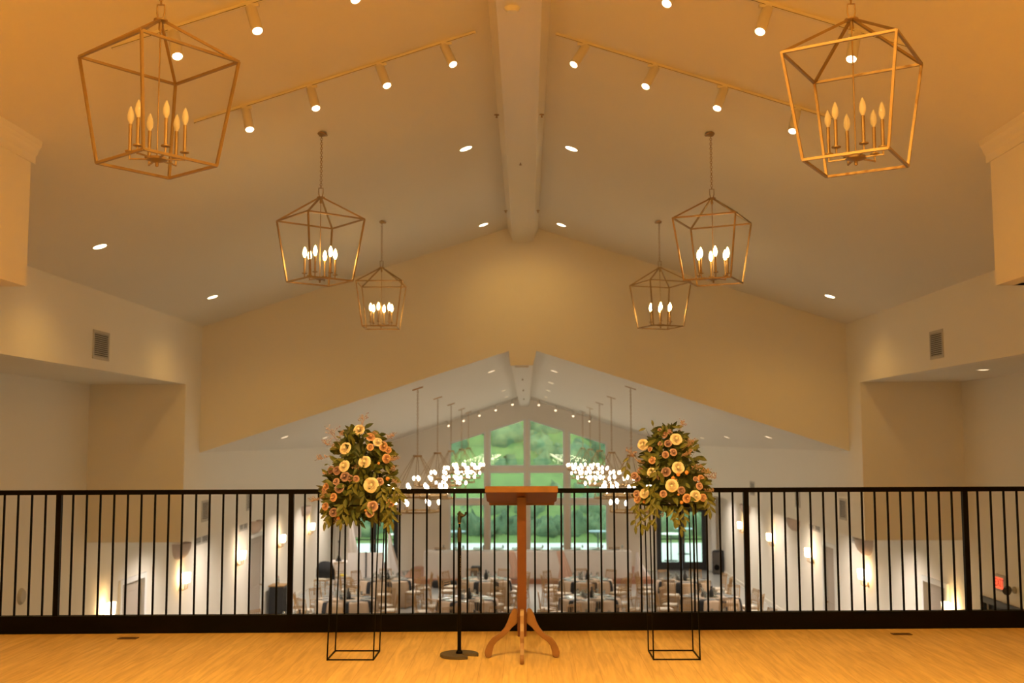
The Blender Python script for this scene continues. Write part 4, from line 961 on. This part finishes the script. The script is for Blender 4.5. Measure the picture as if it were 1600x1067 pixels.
for (yy, z) in pf:
    for jx in range(n):
        a = -.27 + .54 * jx / (n - 1); vs.append((a * (1 if z < .9 else .86), yy + .018 * math.sin(a * 26 + z * 4), z - (.05 * (a / .27) ** 2 if z > .9 else 0)))
ct.add(vs, [(i * n + j, i * n + j + 1, (i + 1) * n + j + 1, (i + 1) * n + j) for i in range(len(pf) - 1) for j in range(n - 1)])
o = ct.build('coat', M['napkin'], smooth=True, loc=(-6.55, 35.3, ZF)); o.rotation_euler = (0, 0, -.3); sm = o.modifiers.new('thick', 'SOLIDIFY'); sm.thickness = .03
tag(o, 'black coat draped over the back of the chair by the left wall', 'coat')
put_chair(-6.0, 35.9, .6, 'empty gold ballroom chair right of the chair with the black coat', 'gold chairs by the left wall')
o = MB().box((0, 0, .02), (.22, .3, .04)).build('folded_cloth', M['yellow'], bevel=.015, loc=(-6.0, 35.9, ZF + .502)); tag(o, 'yellow folded cloth lying on a chair seat near the left wall', 'cloth')
st = thing('side_table', 'square side table under white cloth near the far left corner', 'table', (-6.25, 38.0, ZF))
MB().bb(-.5, .5, -.35, .35, .70, .74).build('tabletop', M['oakleg'], st)
for a, b_ in ((-1, -1), (1, -1), (1, 1), (-1, 1)): MB().bb(a * .45 - .02, a * .45 + .02, b_ * .3 - .02, b_ * .3 + .02, 0, .70).build('leg', M['blackp'], st)
fl = MB(); n = 48; vs = []
for r, z in ((.0, .745), (.98, .745), (1.0, .74), (1.02, .4), (1.05, .02)):
    for j in range(n):
        q = 2 * PI * j / n; c_, s_ = math.cos(q), math.sin(q); e = .25
        xx = math.copysign(abs(c_) ** e, c_) * .52; yy = math.copysign(abs(s_) ** e, s_) * .37; w = 1 + (.02 * math.sin(j * 1.3) if z < .7 else 0)
        vs.append((xx * r * w, yy * r * w, z))
fl.add(vs, [(i * n + j, i * n + (j + 1) % n, (i + 1) * n + (j + 1) % n, (i + 1) * n + j) for i in range(4) for j in range(n)])
tag(fl.build('tablecloth', M['wcloth'], smooth=True, loc=(-6.25, 38.0, ZF)), 'white cloth over the square side table near the far left corner', 'tablecloth')
ds = thing('desk_microphone', 'black pyramid base and thin pole standing on the white side table', 'microphone', (-6.5, 38.0, ZF + .747))
MB().lathe([(.11, 0), (.10, .02), (.02, .20), (.001, .21)], 4).build('pyramid_base', M['blackp'], ds)
MB().lathe([(.008, .20), (.008, .62), (.02, .63), (.02, .70), (.001, .71)], 8).build('pole', M['blackp'], ds)
sc_ = thing('folding_screen', 'white folding screen in front of the left french doors', 'screen', (-5.35, 36.6, ZF))
for k, (x, rz) in enumerate(((-.30, .12), (.30, -.12))):
    p = MB().bb(-.31, .31, -.015, .015, .05, 1.18).build('screen_panel', M['wcloth'], sc_, loc=(x, 0, 0), bevel=.005); p.rotation_euler = (0, 0, rz)
MB().bb(-.018, .018, -.02, .02, 0, 1.2).build('screen_post', M['blackp'], sc_)
def drape(x, y, z0, z1_, wt, wb, lab, lean=0):
    m = MB(); n = 22; K = 8; vs = []
    for i in range(K + 1):
        f = i / K; w = wt + (wb - wt) * f ** 1.6; z = z1_ + (z0 - z1_) * f
        for j in range(n):
            q = 2 * PI * j / n; vs.append((lean * f ** 1.4 + w / 2 * math.cos(q) * (1 + .12 * math.sin(6 * q)), .10 * (.4 + f) * math.sin(q) * (1 + .2 * math.sin(5 * q)), z))
    m.add(vs, [(i * n + j, i * n + (j + 1) % n, (i + 1) * n + (j + 1) % n, (i + 1) * n + j) for i in range(K) for j in range(n)])
    tag(m.build('drape', M['wcloth'], smooth=True, loc=(x, y, 0)), lab, 'curtain', 'white fabric drapes around the hall')
drape(-6.25, 38.8, ZF, -1.2, .12, .75, 'white drape flaring to the floor at the left side of the left french doors', .25)
drape(-4.95, 39.6, ZF, -1.9, .10, .65, 'white drape flaring to the floor at the right side of the left french doors', .2)
drape(-6.45, 41.3, -2.2, -1.2, .38, .40, 'short white curtain hanging across the left french doors')
drape(3.85, 38.6, ZS, -2.5, .10, .55, 'white drape falling at the right end of the head table', .15)
tag(MB().bb(-.09, .09, -.09, .09, 0, 3.2).build('corner_column', M['white'], bevel=.02, loc=(6.98, 41.3, ZF)), 'slim white corner column right of the right french doors', 'column')
